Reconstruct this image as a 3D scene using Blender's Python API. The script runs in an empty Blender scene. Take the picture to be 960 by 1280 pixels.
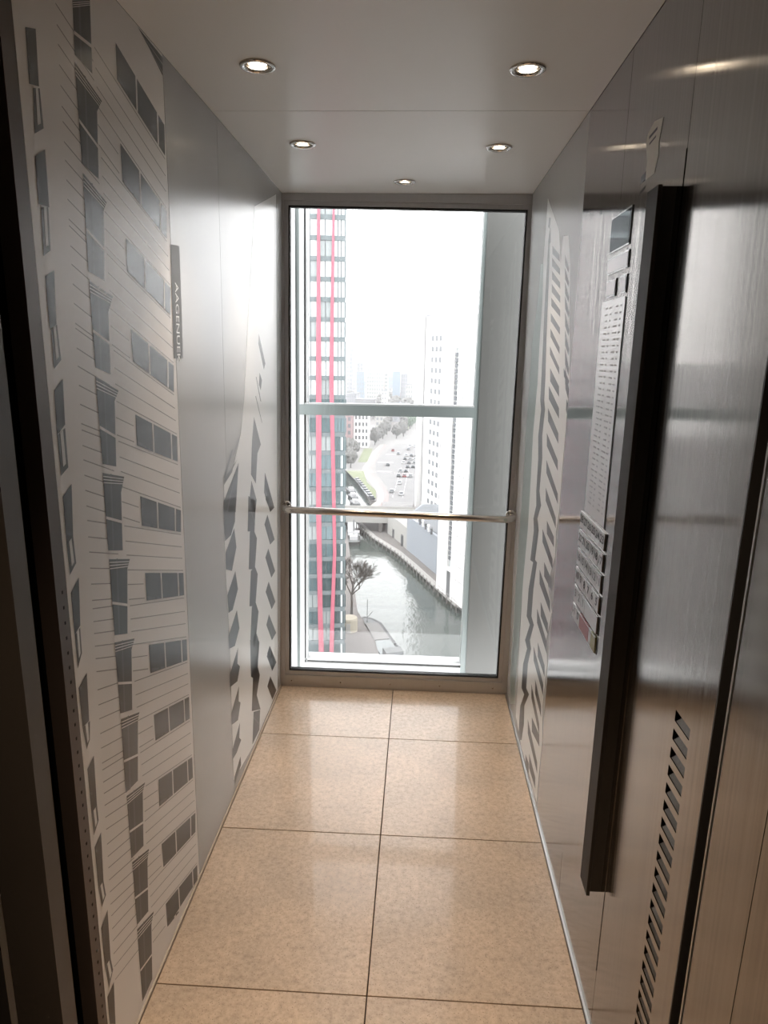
import bpy, bmesh, math, random
from mathutils import Vector, Matrix, noise
S = bpy.context.scene
COL = S.collection
rnd = random.Random(7)
HAZE = 0.0003

# ------------------------------------------------------------------ camera, sky, exposure
W, H, D = 1.1198, 2.2862, 3.1741          # cabin width at the floor, ceiling height, distance to the window
XM = 0.5613
LEAN_L, LEAN_R, SHEAR = 0.0443, -0.0142, 0.045
cam_d = bpy.data.cameras.new('camera'); cam = bpy.data.objects.new('camera', cam_d); COL.objects.link(cam)
cam_d.sensor_fit = 'VERTICAL'; cam_d.sensor_height = 36.0; cam_d.lens = 36.0 * 870.7 / 1280.0
cam_d.clip_start = 0.02; cam_d.clip_end = 6000
pi_, ya, ro = 0.2223, -0.0491, 0.0159
fw = Vector((math.sin(ya)*math.cos(pi_), math.cos(ya)*math.cos(pi_), -math.sin(pi_)))
rt = Vector((math.cos(ya), -math.sin(ya), 0)); up = rt.cross(fw)
rt2 = rt*math.cos(ro) + up*math.sin(ro); up2 = -rt*math.sin(ro) + up*math.cos(ro)
m = Matrix((rt2, up2, -fw)).transposed().to_4x4(); m.translation = Vector((0.6585, 0, 1.62))
cam.matrix_world = m
S.camera = cam

world = bpy.data.worlds.new('overcast_sky'); S.world = world; world.use_nodes = True
wn = world.node_tree.nodes; wn['Background'].inputs[0].default_value = (0.98, 0.99, 1.0, 1); wn['Background'].inputs[1].default_value = 4.8
S.view_settings.view_transform = 'Standard'; S.view_settings.look = 'None'; S.view_settings.gamma = 1; S.view_settings.exposure = 0.28
S.view_settings.use_curve_mapping = False
try:
    S.cycles.volume_bounces = 2; S.cycles.max_bounces = 10; S.cycles.transparent_max_bounces = 16
    S.cycles.caustics_refractive = False; S.cycles.blur_glossy = 0.5
    S.cycles.sample_clamp_indirect = 6
except Exception: pass

# ------------------------------------------------------------------ materials
def mat(name, col, rough=0.6, metal=0.0, **k):
    m = bpy.data.materials.new(name); m.use_nodes = True; nt = m.node_tree; b = nt.nodes['Principled BSDF']
    b.inputs['Base Color'].default_value = (*col, 1); b.inputs['Roughness'].default_value = rough; b.inputs['Metallic'].default_value = metal
    for kk, v in k.items():
        if kk == 'coat': b.inputs['Coat Weight'].default_value = v
        if kk == 'coat_rough': b.inputs['Coat Roughness'].default_value = v
        if kk == 'emit': b.inputs['Emission Color'].default_value = (*v[0], 1); b.inputs['Emission Strength'].default_value = v[1]
        if kk == 'spec': b.inputs['Specular IOR Level'].default_value = v
        if kk == 'ior': b.inputs['IOR'].default_value = v
    vary = k.get('vary', 0.06)
    if vary and 'emit' not in k:
        tc = nt.nodes.new('ShaderNodeTexCoord'); nz = nt.nodes.new('ShaderNodeTexNoise'); nz.inputs['Scale'].default_value = k.get('vscale', 6.0); nz.inputs['Detail'].default_value = 4
        mp = nt.nodes.new('ShaderNodeMapping'); mp.inputs['Scale'].default_value = k.get('vmap', (1, 1, 1))
        cr = nt.nodes.new('ShaderNodeMix'); cr.data_type = 'RGBA'
        cr.inputs['A'].default_value = (*[c*(1-vary) for c in col], 1); cr.inputs['B'].default_value = (*[min(1, c*(1+vary)) for c in col], 1)
        nt.links.new(tc.outputs['Object'], mp.inputs[0]); nt.links.new(mp.outputs[0], nz.inputs['Vector'])
        nt.links.new(nz.outputs['Fac'], cr.inputs['Factor']); nt.links.new(cr.outputs['Result'], b.inputs['Base Color'])
    return m

def steel(name, col, rough, aniso=0.75, streak=0.12):
    m = mat(name, col, rough, 1.0, vary=0); nt = m.node_tree; b = nt.nodes['Principled BSDF']
    b.inputs['Anisotropic'].default_value = aniso
    tg = nt.nodes.new('ShaderNodeTangent'); tg.direction_type = 'UV_MAP'; tg.uv_map = 'UVMap'
    nt.links.new(tg.outputs[0], b.inputs['Tangent'])
    tc = nt.nodes.new('ShaderNodeTexCoord'); mp = nt.nodes.new('ShaderNodeMapping'); mp.inputs['Scale'].default_value = (120, 120, 0.8)
    nz = nt.nodes.new('ShaderNodeTexNoise'); nz.inputs['Scale'].default_value = 1.0; nz.inputs['Detail'].default_value = 3
    nt.links.new(tc.outputs['Object'], mp.inputs[0]); nt.links.new(mp.outputs[0], nz.inputs['Vector'])
    mr = nt.nodes.new('ShaderNodeMapRange'); mr.inputs['To Min'].default_value = rough*(1-streak*1.5); mr.inputs['To Max'].default_value = rough*(1+streak*1.5)
    nt.links.new(nz.outputs['Fac'], mr.inputs[0]); nt.links.new(mr.outputs[0], b.inputs['Roughness'])
    mx = nt.nodes.new('ShaderNodeMix'); mx.data_type = 'RGBA'
    mx.inputs['A'].default_value = (*[c*(1-streak) for c in col], 1); mx.inputs['B'].default_value = (*[min(1, c*(1+streak)) for c in col], 1)
    nt.links.new(nz.outputs['Fac'], mx.inputs['Factor']); nt.links.new(mx.outputs['Result'], b.inputs['Base Color'])
    return m

def glass(name, tint=(0.97, 0.99, 0.98), refl=1.0):
    m = bpy.data.materials.new(name); m.use_nodes = True; nt = m.node_tree; nt.nodes.remove(nt.nodes['Principled BSDF'])
    out = nt.nodes['Material Output']; tr = nt.nodes.new('ShaderNodeBsdfTransparent'); tr.inputs[0].default_value = (*tint, 1)
    gl = nt.nodes.new('ShaderNodeBsdfGlossy'); gl.inputs['Roughness'].default_value = 0.0
    fr = nt.nodes.new('ShaderNodeFresnel'); fr.inputs['IOR'].default_value = 1.45
    mu = nt.nodes.new('ShaderNodeMath'); mu.operation = 'MULTIPLY'; mu.inputs[1].default_value = refl
    mx = nt.nodes.new('ShaderNodeMixShader'); nt.links.new(fr.outputs[0], mu.inputs[0]); nt.links.new(mu.outputs[0], mx.inputs[0])
    nt.links.new(tr.outputs[0], mx.inputs[1]); nt.links.new(gl.outputs[0], mx.inputs[2]); nt.links.new(mx.outputs[0], out.inputs[0])
    return m

def stone():
    m = mat('beige_granite', (0.5, 0.39, 0.29), 0.34, vary=0, coat=0.32, coat_rough=0.05); nt = m.node_tree; b = nt.nodes['Principled BSDF']
    tc = nt.nodes.new('ShaderNodeTexCoord')
    n1 = nt.nodes.new('ShaderNodeTexNoise'); n1.inputs['Scale'].default_value = 55; n1.inputs['Detail'].default_value = 9; n1.inputs['Roughness'].default_value = 0.8
    n2 = nt.nodes.new('ShaderNodeTexNoise'); n2.inputs['Scale'].default_value = 5; n2.inputs['Detail'].default_value = 6
    v = nt.nodes.new('ShaderNodeTexVoronoi'); v.inputs['Scale'].default_value = 120
    for n in (n1, n2, v): nt.links.new(tc.outputs['Object'], n.inputs['Vector'])
    r1 = nt.nodes.new('ShaderNodeValToRGB'); e = r1.color_ramp.elements
    e[0].position = 0.30; e[0].color = (0.30, 0.225, 0.165, 1); e[1].position = 0.72; e[1].color = (0.68, 0.54, 0.41, 1)
    a = e.new(0.43); a.color = (0.49, 0.375, 0.27, 1); a = e.new(0.56); a.color = (0.60, 0.47, 0.35, 1)
    nt.links.new(n1.outputs['Fac'], r1.inputs[0])
    mx = nt.nodes.new('ShaderNodeMix'); mx.data_type = 'RGBA'; mx.blend_type = 'MULTIPLY'; mx.inputs['Factor'].default_value = 1
    r2 = nt.nodes.new('ShaderNodeValToRGB'); e = r2.color_ramp.elements; e[0].position = 0.3; e[0].color = (0.84, 0.84, 0.84, 1); e[1].position = 0.7; e[1].color = (1.08, 1.06, 1.04, 1)
    nt.links.new(n2.outputs['Fac'], r2.inputs[0]); nt.links.new(r1.outputs[0], mx.inputs['A']); nt.links.new(r2.outputs[0], mx.inputs['B'])
    mx2 = nt.nodes.new('ShaderNodeMix'); mx2.data_type = 'RGBA'; mx2.inputs['B'].default_value = (0.16, 0.11, 0.08, 1)
    lt = nt.nodes.new('ShaderNodeMath'); lt.operation = 'LESS_THAN'; lt.inputs[1].default_value = 0.17
    mu = nt.nodes.new('ShaderNodeMath'); mu.operation = 'MULTIPLY'; mu.inputs[1].default_value = 0.55
    nt.links.new(v.outputs['Distance'], lt.inputs[0]); nt.links.new(lt.outputs[0], mu.inputs[0]); nt.links.new(mu.outputs[0], mx2.inputs['Factor'])
    nt.links.new(mx.outputs['Result'], mx2.inputs['A']); nt.links.new(mx2.outputs['Result'], b.inputs['Base Color'])
    return m

def water():
    m = mat('canal_water', (0.035, 0.045, 0.04), 0.07, vary=0, ior=1.45); nt = m.node_tree; b = nt.nodes['Principled BSDF']
    tc = nt.nodes.new('ShaderNodeTexCoord'); mp = nt.nodes.new('ShaderNodeMapping'); mp.inputs['Scale'].default_value = (1, 0.5, 1)
    nz = nt.nodes.new('ShaderNodeTexNoise'); nz.inputs['Scale'].default_value = 0.9; nz.inputs['Detail'].default_value = 5
    bp = nt.nodes.new('ShaderNodeBump'); bp.inputs['Strength'].default_value = 0.25; bp.inputs['Distance'].default_value = 0.25
    nt.links.new(tc.outputs['Object'], mp.inputs[0]); nt.links.new(mp.outputs[0], nz.inputs['Vector']); nt.links.new(nz.outputs['Fac'], bp.inputs['Height']); nt.links.new(bp.outputs[0], b.inputs['Normal'])
    return m

M = dict(
    steel=steel('brushed_steel', (0.25, 0.23, 0.215), 0.14, 0.88, 0.32),
    frame_steel=steel('frame_steel', (0.56, 0.55, 0.55), 0.45, 0.3, 0.05),
    post_steel=mat('dark_coated_steel', (0.045, 0.04, 0.037), 0.6, spec=0.25),
    dark_steel=mat('dark_steel', (0.05, 0.047, 0.045), 0.45, 0.6),
    dark_trim=mat('dark_bronze_trim', (0.06, 0.05, 0.042), 0.5),
    brown_strip=mat('dull_steel_strip', (0.09, 0.07, 0.06), 0.4, 0.5),
    black=mat('black_gap', (0.006, 0.006, 0.006), 0.7, spec=0.2),
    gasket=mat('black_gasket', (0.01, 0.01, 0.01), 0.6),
    tube=mat('polished_tube', (0.62, 0.59, 0.56), 0.16, 1.0),
    chrome=mat('chrome', (0.7, 0.68, 0.66), 0.15, 1.0),
    ceiling=mat('ceiling_laminate', (0.84, 0.84, 0.83), 0.40, vary=0.03, vscale=2, coat=0.5, coat_rough=0.3),
    panel=mat('grey_laminate', (0.42, 0.42, 0.415), 0.27, 0.0, vary=0.02, ior=1.5),
    facade=mat('printed_pale_cladding', (0.80, 0.775, 0.755), 0.38, 0.0, vary=0.02, ior=1.7),
    print_white=mat('printed_white', (0.74, 0.745, 0.735), 0.30, 0.0, vary=0.02, ior=1.6),
    print_dark=mat('printed_dark_glazing', (0.028, 0.029, 0.031), 0.32, 0.0, vary=0.25, vscale=25, ior=1.6),
    print_mid=mat('printed_mid_grey', (0.08, 0.084, 0.088), 0.32, 0.0, vary=0.2, vscale=25, ior=1.6),
    print_line=mat('printed_joint_grey', (0.27, 0.25, 0.245), 0.29, 0.2, ior=1.6),
    print_green=mat('printed_green_grey', (0.24, 0.29, 0.27), 0.29, 0.2, vary=0.25, vscale=60, ior=1.6),
    banner=mat('printed_banner_grey', (0.13, 0.13, 0.135), 0.5, 0.0, ior=1.6),
    stone=stone(), joint=mat('dark_joint', (0.05, 0.04, 0.035), 0.8),
    aluminium=mat('satin_aluminium', (0.55, 0.55, 0.54), 0.35, 0.9),
    trim_beige=mat('beige_sealant', (0.45, 0.38, 0.31), 0.7),
    white_frame=mat('white_powder_coat', (0.40, 0.41, 0.41), 0.5),
    grey_frame=mat('grey_green_powder_coat', (0.16, 0.185, 0.18), 0.45),
    grey_panel=mat('grey_column_cladding', (0.075, 0.076, 0.071), 0.5, vary=0.08, vscale=2),
    screen=mat('dark_display_glass', (0.03, 0.03, 0.035), 0.05, coat=1.0),
    label=mat('pale_metal_label', (0.35, 0.33, 0.33), 0.3, 0.6),
    button=mat('satin_button', (0.42, 0.41, 0.40), 0.33, 0.9),
    glyph=mat('black_print', (0.012, 0.012, 0.012), 0.5),
    engraved=mat('engraved_grey', (0.31, 0.31, 0.31), 0.5),
    red_button=mat('red_button', (0.32, 0.09, 0.10), 0.4), yellow_button=mat('yellow_button', (0.25, 0.24, 0.08), 0.4),
    sticker=mat('worn_clear_sticker', (0.75, 0.73, 0.68), 0.5), sticker_dark=mat('sticker_grey', (0.12, 0.12, 0.15), 0.5),
    bulb=mat('lamp_face', (1, 1, 1), 0.4, emit=((1.0, 0.86, 0.66), 14.0)),
    white=mat('sign_white', (0.8, 0.8, 0.8), 0.5),
    glass=glass('clear_cab_glass', (0.98, 0.98, 0.98), 0.6), cglass=glass('tinted_outer_glass', (0.965, 0.965, 0.965), 0.6),
)

# ------------------------------------------------------------------ object helpers
def put(name, me, parent=None):
    o = bpy.data.objects.new(name, me); COL.objects.link(o)
    if parent is not None: o.parent = parent
    return o
def tag(o, label=None, cat=None, group=None, kind=None):
    if label: o['label'] = label
    if cat: o['category'] = cat
    if group: o['group'] = group
    if kind: o['kind'] = kind
    return o
def empty(name, loc=(0, 0, 0)):
    o = bpy.data.objects.new(name, None); COL.objects.link(o); o.location = loc; return o
class MB:
    def __init__(s): s.v = []; s.f = []; s.mi = []; s.uv = []
    def quad(s, pts, mi=0, uv=None):
        n = len(s.v); s.v += [tuple(p) for p in pts]; s.f.append(tuple(range(n, n+len(pts)))); s.mi.append(mi)
        s.uv.append(uv)
    def box(s, a, b, mi=0, fn=None):
        x0, y0, z0 = a; x1, y1, z1 = b
        c = [(x0,y0,z0),(x1,y0,z0),(x1,y1,z0),(x0,y1,z0),(x0,y0,z1),(x1,y0,z1),(x1,y1,z1),(x0,y1,z1)]
        if fn: c = [fn(*p) for p in c]
        s.hexa(c, mi)
    def hexa(s, c, mi=0):
        n = len(s.v); s.v += [tuple(p) for p in c]
        for f in ((0,3,2,1),(4,5,6,7),(0,1,5,4),(1,2,6,5),(2,3,7,6),(3,0,4,7)): s.f.append(tuple(n+i for i in f)); s.mi.append(mi); s.uv.append(None)
    def prism(s, pts, z0, z1, mi=0):
        n = len(s.v); k = len(pts); s.v += [(p[0], p[1], z0) for p in pts] + [(p[0], p[1], z1) for p in pts]
        s.f.append(tuple(n+i for i in reversed(range(k)))); s.f.append(tuple(n+k+i for i in range(k))); s.mi += [mi, mi]; s.uv += [None, None]
        for i in range(k):
            j = (i+1) % k; s.f.append((n+i, n+j, n+k+j, n+k+i)); s.mi.append(mi); s.uv.append(None)
    def tube(s, pts, r, seg=12, mi=0, caps=True):
        rs = r if isinstance(r, (list, tuple)) else [r]*len(pts)
        pts = [Vector(p) for p in pts]; n0 = len(s.v); ref = None
        for i, p in enumerate(pts):
            d = (pts[min(i+1, len(pts)-1)] - pts[max(i-1, 0)]).normalized()
            if ref is None: ref = d.orthogonal().normalized()
            a = (ref - d*ref.dot(d)).normalized(); ref = a; b = d.cross(a)
            for k in range(seg):
                t = 2*math.pi*k/seg; s.v.append(tuple(p + (a*math.cos(t) + b*math.sin(t))*rs[i]))
        for i in range(len(pts)-1):
            for k in range(seg):
                a0 = n0+i*seg+k; a1 = n0+i*seg+(k+1) % seg; s.f.append((a0, a1, a1+seg, a0+seg)); s.mi.append(mi); s.uv.append(None)
        if caps:
            s.f.append(tuple(n0+k for k in reversed(range(seg)))); s.f.append(tuple(n0+(len(pts)-1)*seg+k for k in range(seg))); s.mi += [mi, mi]; s.uv += [None, None]
    def lathe(s, prof, c, seg=24, mi=0):
        n0 = len(s.v)
        for r, z in prof:
            for k in range(seg):
                t = 2*math.pi*k/seg; s.v.append((c[0]+r*math.cos(t), c[1]+r*math.sin(t), c[2]+z))
        for i in range(len(prof)-1):
            for k in range(seg):
                a0 = n0+i*seg+k; a1 = n0+i*seg+(k+1) % seg; s.f.append((a0, a1, a1+seg, a0+seg)); s.mi.append(mi); s.uv.append(None)
    def build(s, name, mats, parent=None, smooth=False, bevel=0, solid=0):
        me = bpy.data.meshes.new(name); me.from_pydata(s.v, [], s.f)
        mats = mats if isinstance(mats, (list, tuple)) else [mats]
        for mm in mats: me.materials.append(mm)
        me.polygons.foreach_set('material_index', s.mi)
        uvl = me.uv_layers.new(name='UVMap')
        # U runs along the horizontal direction of each face, V along z: the brush direction of the steel
        for p in me.polygons:
            n = p.normal; hx = Vector((-n.y, n.x, 0)); hx = hx.normalized() if hx.length > 1e-4 else Vector((1, 0, 0))
            vx = n.cross(hx)
            for li in p.loop_indices:
                co = me.vertices[me.loops[li].vertex_index].co; uvl.data[li].uv = (co.dot(hx), co.dot(vx))
        if smooth:
            for p in me.polygons: p.use_smooth = True
        me.validate(); me.update()
        o = put(name, me, parent)
        if bevel:
            b = o.modifiers.new('bevel', 'BEVEL'); b.width = bevel; b.segments = 2; b.limit_method = 'ANGLE'
        return o

# wall mappings: u = distance along the cabin, z = height, d = how far proud of the wall
def sh(u, z): return u + SHEAR*(1.15 - z)*max(0.0, min(1.0, (3.17 - u)/0.9))
def LW(d, u, z): return (LEAN_L*z/H + d, sh(u, z), z)
def RW(d, u, z): return (W + LEAN_R*z/H - d, sh(u, z), z)
def LR(y, z, d): return (LEAN_L*z/H + d, y, z)      # true positions measured on the wall
def RR(y, z, d): return (W + LEAN_R*z/H - d, y, z)
def lbox(mb, u0, u1, z0, z1, d0, d1, mi=0): mb.box((d0, u0, z0), (d1, u1, z1), mi, LW)
def rbox(mb, u0, u1, z0, z1, d0, d1, mi=0): mb.box((d0, u0, z0), (d1, u1, z1), mi, RW)

# outlines of the flat prints, in metres: (distance along the cabin, height)
STRIP_WINDOWS = [[(1.504,2.208),(1.503,2.143),(1.761,2.07),(1.762,2.137)],[(1.505,2.028),(1.508,1.957),(1.754,1.885),(1.76,1.947)],[(1.512,1.848),(1.512,1.783),(1.764,1.707),(1.77,1.772)],[(1.516,1.665),(1.521,1.597),(1.77,1.518),(1.776,1.584)],[(1.521,1.482),(1.522,1.413),(1.783,1.337),(1.783,1.403)],[(1.528,1.296),(1.53,1.226),(1.791,1.144),(1.796,1.203)],[(1.537,1.11),(1.539,1.04),(1.801,0.961),(1.8,1.026)],[(1.542,0.926),(1.544,0.851),(1.812,0.762),(1.81,0.826)],[(1.553,0.733),(1.557,0.66),(1.817,0.576),(1.816,0.646)],[(1.567,0.542),(1.565,0.466),(1.83,0.374),(1.828,0.444)],[(1.57,0.349),(1.575,0.274),(1.838,0.181),(1.843,0.245)],[(1.581,0.153),(1.586,0.074),(1.845,-0.026),(1.844,0.059)]]
STRIP_WINDOW_TOP = [(1.622,2.283),(1.766,2.279),(1.762,2.24),(1.682,2.267)]
TALL_WINDOWS = [[(1.33,2.205),(1.399,2.236),(1.393,2.114),(1.328,2.121)],[(1.326,2.109),(1.428,2.08),(1.405,2.055),(1.397,1.936),(1.332,1.948)],[(1.333,1.932),(1.427,1.901),(1.411,1.882),(1.399,1.752),(1.333,1.763)],[(1.334,1.746),(1.435,1.725),(1.409,1.694),(1.406,1.572),(1.34,1.587)],[(1.338,1.569),(1.44,1.538),(1.418,1.518),(1.41,1.383),(1.348,1.398)],[(1.346,1.38),(1.447,1.355),(1.427,1.324),(1.421,1.198),(1.352,1.217)],[(1.353,1.198),(1.456,1.168),(1.44,1.15),(1.424,1.004),(1.36,1.027)],[(1.358,1.011),(1.461,0.977),(1.441,0.958),(1.429,0.815),(1.367,0.84)],[(1.369,0.825),(1.468,0.788),(1.457,0.771),(1.441,0.624),(1.373,0.638)],[(1.377,0.627),(1.482,0.592),(1.465,0.575),(1.455,0.435),(1.385,0.456)],[(1.388,0.443),(1.487,0.401),(1.474,0.376),(1.465,0.236),(1.396,0.26)],[(1.395,0.248),(1.499,0.205),(1.48,0.181),(1.47,0.023),(1.405,0.023)]]
EDGE_WINDOWS = [[(1.169,2.099),(1.2,2.109),(1.198,2.027),(1.169,2.021)],[(1.171,1.918),(1.204,1.937),(1.205,1.849),(1.172,1.848)],[(1.177,1.738),(1.207,1.75),(1.203,1.662),(1.18,1.652)],[(1.18,1.551),(1.212,1.57),(1.21,1.49),(1.18,1.474)],[(1.185,1.364),(1.219,1.381),(1.212,1.285),(1.187,1.275)],[(1.19,1.182),(1.223,1.201),(1.217,1.107),(1.194,1.097)],[(1.195,0.988),(1.23,1.003),(1.227,0.901),(1.2,0.902)],[(1.208,0.806),(1.237,0.818),(1.237,0.704),(1.212,0.702)],[(1.216,0.62),(1.247,0.632),(1.244,0.517),(1.221,0.515)],[(1.221,0.418),(1.254,0.434),(1.254,0.308),(1.227,0.311)],[(1.229,0.23),(1.262,0.235),(1.258,0.123),(1.232,0.153)]]
EDGE_BALCONIES = [[(1.18,2.019),(1.2,2.025),(1.204,1.968),(1.175,1.952)],[(1.179,1.844),(1.202,1.849),(1.2,1.781),(1.176,1.769)],[(1.185,1.652),(1.205,1.662),(1.211,1.602),(1.185,1.587)],[(1.18,1.474),(1.209,1.484),(1.211,1.413),(1.184,1.402)],[(1.187,1.275),(1.212,1.285),(1.217,1.231),(1.191,1.216)],[(1.194,1.097),(1.216,1.103),(1.216,1.051),(1.197,1.028)],[(1.2,0.902),(1.23,0.899),(1.225,0.861),(1.21,0.848)],[(1.212,0.702),(1.237,0.704),(1.24,0.666),(1.216,0.648)],[(1.221,0.515),(1.244,0.517),(1.251,0.474),(1.23,0.462)],[(1.227,0.311),(1.254,0.308),(1.262,0.268),(1.239,0.243)]]
BANNER = [(1.778,1.876),(1.844,1.88),(1.847,1.602),(1.778,1.602)]
TOWER_MARKS = [[(2.727,1.691),(2.839,1.577),(2.811,1.554),(2.719,1.652)],[(2.737,1.544),(2.776,1.514),(2.754,1.474),(2.723,1.499)],[(2.674,1.529),(2.683,1.529),(2.761,1.43),(2.745,1.434)],[(2.664,1.456),(2.672,1.458),(2.78,1.342),(2.767,1.349)],[(2.638,1.381),(2.752,1.261),(2.691,1.233),(2.663,1.118),(2.583,1.168),(2.606,1.296)],[(2.59,1.143),(2.674,1.05),(2.652,1.006),(2.538,1.031)],[(2.824,1.136),(3.014,0.945),(2.926,0.944),(2.809,1.054)],[(2.404,1.241),(2.355,1.073),(2.205,1.107),(2.207,1.141)],[(2.429,1.333),(2.345,1.276),(2.329,1.275),(2.397,1.326)],[(2.336,1.298),(2.229,1.212),(2.215,1.22),(2.308,1.296)],[(2.384,1.254),(2.256,1.208),(2.211,1.203),(2.229,1.217)],[(2.852,1.03),(3.014,0.946),(2.932,0.944),(2.837,1.02)],[(2.871,0.945),(3.021,0.795),(2.925,0.797),(2.813,0.916)],[(2.888,0.79),(3.031,0.643),(2.949,0.637),(2.828,0.767)],[(2.893,0.638),(3.038,0.491),(2.955,0.485),(2.832,0.611)],[(2.898,0.483),(3.056,0.329),(2.961,0.332),(2.845,0.453)],[(2.912,0.327),(3.063,0.176),(2.967,0.177),(2.852,0.301)],[(2.541,1.093),(2.661,1.05),(2.633,0.929),(2.524,0.96)],[(2.559,0.948),(2.62,0.942),(2.675,0.893),(2.636,0.774),(2.536,0.806)],[(2.571,0.788),(2.636,0.787),(2.685,0.739),(2.642,0.616),(2.542,0.653)],[(2.581,0.635),(2.643,0.635),(2.697,0.572),(2.661,0.501),(2.646,0.464),(2.552,0.501)],[(2.587,0.483),(2.647,0.506),(2.708,0.428),(2.67,0.309),(2.565,0.343)],[(2.358,1.129),(2.344,1.041),(2.292,1.006),(2.217,1.004),(2.206,1.064),(2.207,1.14)],[(2.333,1.02),(2.359,0.944),(2.296,0.875),(2.221,0.904),(2.219,0.962)],[(2.341,0.861),(2.373,0.782),(2.298,0.73),(2.244,0.739),(2.234,0.808)],[(2.355,0.708),(2.387,0.625),(2.322,0.583),(2.242,0.606),(2.239,0.655)],[(2.911,0.327),(3.056,0.179),(2.962,0.18),(2.859,0.311)],[(2.924,0.171),(3.062,0.031),(2.97,0.029),(2.862,0.152)],[(2.549,0.509),(2.707,0.436),(2.67,0.345),(2.715,0.278),(2.691,0.261),(2.557,0.347)],[(2.592,0.327),(2.715,0.278),(2.656,0.216),(2.724,0.113),(2.567,0.19)],[(2.599,0.169),(2.717,0.114),(2.698,0.029),(2.573,0.035)],[(2.365,0.558),(2.353,0.499),(2.388,0.472),(2.35,0.43),(2.248,0.457),(2.247,0.505)],[(2.37,0.4),(2.364,0.342),(2.391,0.322),(2.352,0.271),(2.265,0.3),(2.259,0.348)],[(2.378,0.246),(2.366,0.189),(2.394,0.163),(2.328,0.15),(2.266,0.157),(2.268,0.197)],[(2.381,0.1),(2.389,0.058),(2.295,0.039),(2.288,0.07)]]
TOWER_BASE = [(2.668,2.134),(2.613,1.93),(2.559,1.733),(2.49,1.454),(2.44,1.339),(2.317,1.221),(2.216,1.195),(2.211,0.94),(2.255,0.634),(2.28,0.065),(2.61,0.015),(3.095,0.017),(3.051,2.255)]
STRIPE_MARKS = [[(2.618,2.002),(2.469,1.951),(2.461,1.929),(2.608,1.973)],[(2.61,1.961),(2.448,1.905),(2.44,1.884),(2.6,1.931)],[(2.595,1.915),(2.43,1.86),(2.422,1.839),(2.585,1.886)],[(2.586,1.871),(2.415,1.816),(2.408,1.794),(2.576,1.842)],[(2.579,1.824),(2.4,1.771),(2.393,1.749),(2.569,1.795)],[(2.571,1.772),(2.386,1.714),(2.379,1.692),(2.561,1.743)],[(2.559,1.719),(2.371,1.652),(2.364,1.63),(2.549,1.69)],[(2.547,1.657),(2.354,1.587),(2.347,1.565),(2.537,1.629)],[(2.519,1.583),(2.338,1.527),(2.327,1.494),(2.504,1.538)],[(2.523,1.521),(2.315,1.458),(2.304,1.425),(2.508,1.476)],[(2.514,1.445),(2.299,1.378),(2.288,1.345),(2.498,1.4)],[(2.506,1.357),(2.281,1.292),(2.27,1.259),(2.49,1.312)],[(2.483,1.264),(2.246,1.188),(2.235,1.156),(2.468,1.219)],[(2.463,1.168),(2.252,1.106),(2.241,1.073),(2.448,1.123)],[(2.403,1.061),(2.264,1.039),(2.252,1.006),(2.388,1.017)],[(2.477,1.013),(2.261,0.962),(2.249,0.928),(2.461,0.968)],[(2.485,0.856),(2.255,0.815),(2.243,0.778),(2.467,0.806)],[(2.406,0.909),(2.254,0.892),(2.241,0.856),(2.389,0.861)],[(2.488,0.703),(2.259,0.661),(2.247,0.624),(2.47,0.653)],[(2.425,0.752),(2.269,0.731),(2.256,0.694),(2.407,0.704)],[(2.512,0.542),(2.278,0.498),(2.265,0.46),(2.494,0.491)],[(2.431,0.592),(2.279,0.571),(2.266,0.534),(2.414,0.543)],[(2.511,0.386),(2.308,0.33),(2.294,0.292),(2.493,0.335)],[(2.44,0.441),(2.294,0.408),(2.28,0.371),(2.422,0.391)],[(2.543,0.218),(2.3,0.181),(2.286,0.143),(2.524,0.166)],[(2.459,0.273),(2.293,0.294),(2.279,0.257),(2.441,0.223)],[(2.549,0.061),(2.465,0.072),(2.45,0.031),(2.53,0.009)],[(2.467,0.112),(2.317,0.108),(2.303,0.07),(2.449,0.061)],[(2.38,1.942),(2.3,1.89),(2.303,1.877),(2.362,1.906)],[(2.366,1.9),(2.286,1.847),(2.288,1.833),(2.348,1.862)],[(2.351,1.857),(2.271,1.802),(2.273,1.786),(2.333,1.816)],[(2.337,1.813),(2.256,1.756),(2.257,1.739),(2.317,1.77)],[(2.32,1.762),(2.238,1.702),(2.239,1.684),(2.3,1.716)],[(2.301,1.706),(2.219,1.645),(2.22,1.625),(2.28,1.657)],[(2.283,1.65),(2.2,1.586),(2.2,1.565),(2.261,1.598)],[(2.264,1.594),(2.18,1.527),(2.18,1.504),(2.241,1.538)],[(2.283,1.587),(2.186,1.55),(2.196,1.535),(2.27,1.562)],[(2.246,1.553),(2.173,1.517),(2.183,1.496),(2.232,1.524)],[(2.209,1.495),(2.172,1.478),(2.175,1.443),(2.203,1.46)]]
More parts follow.
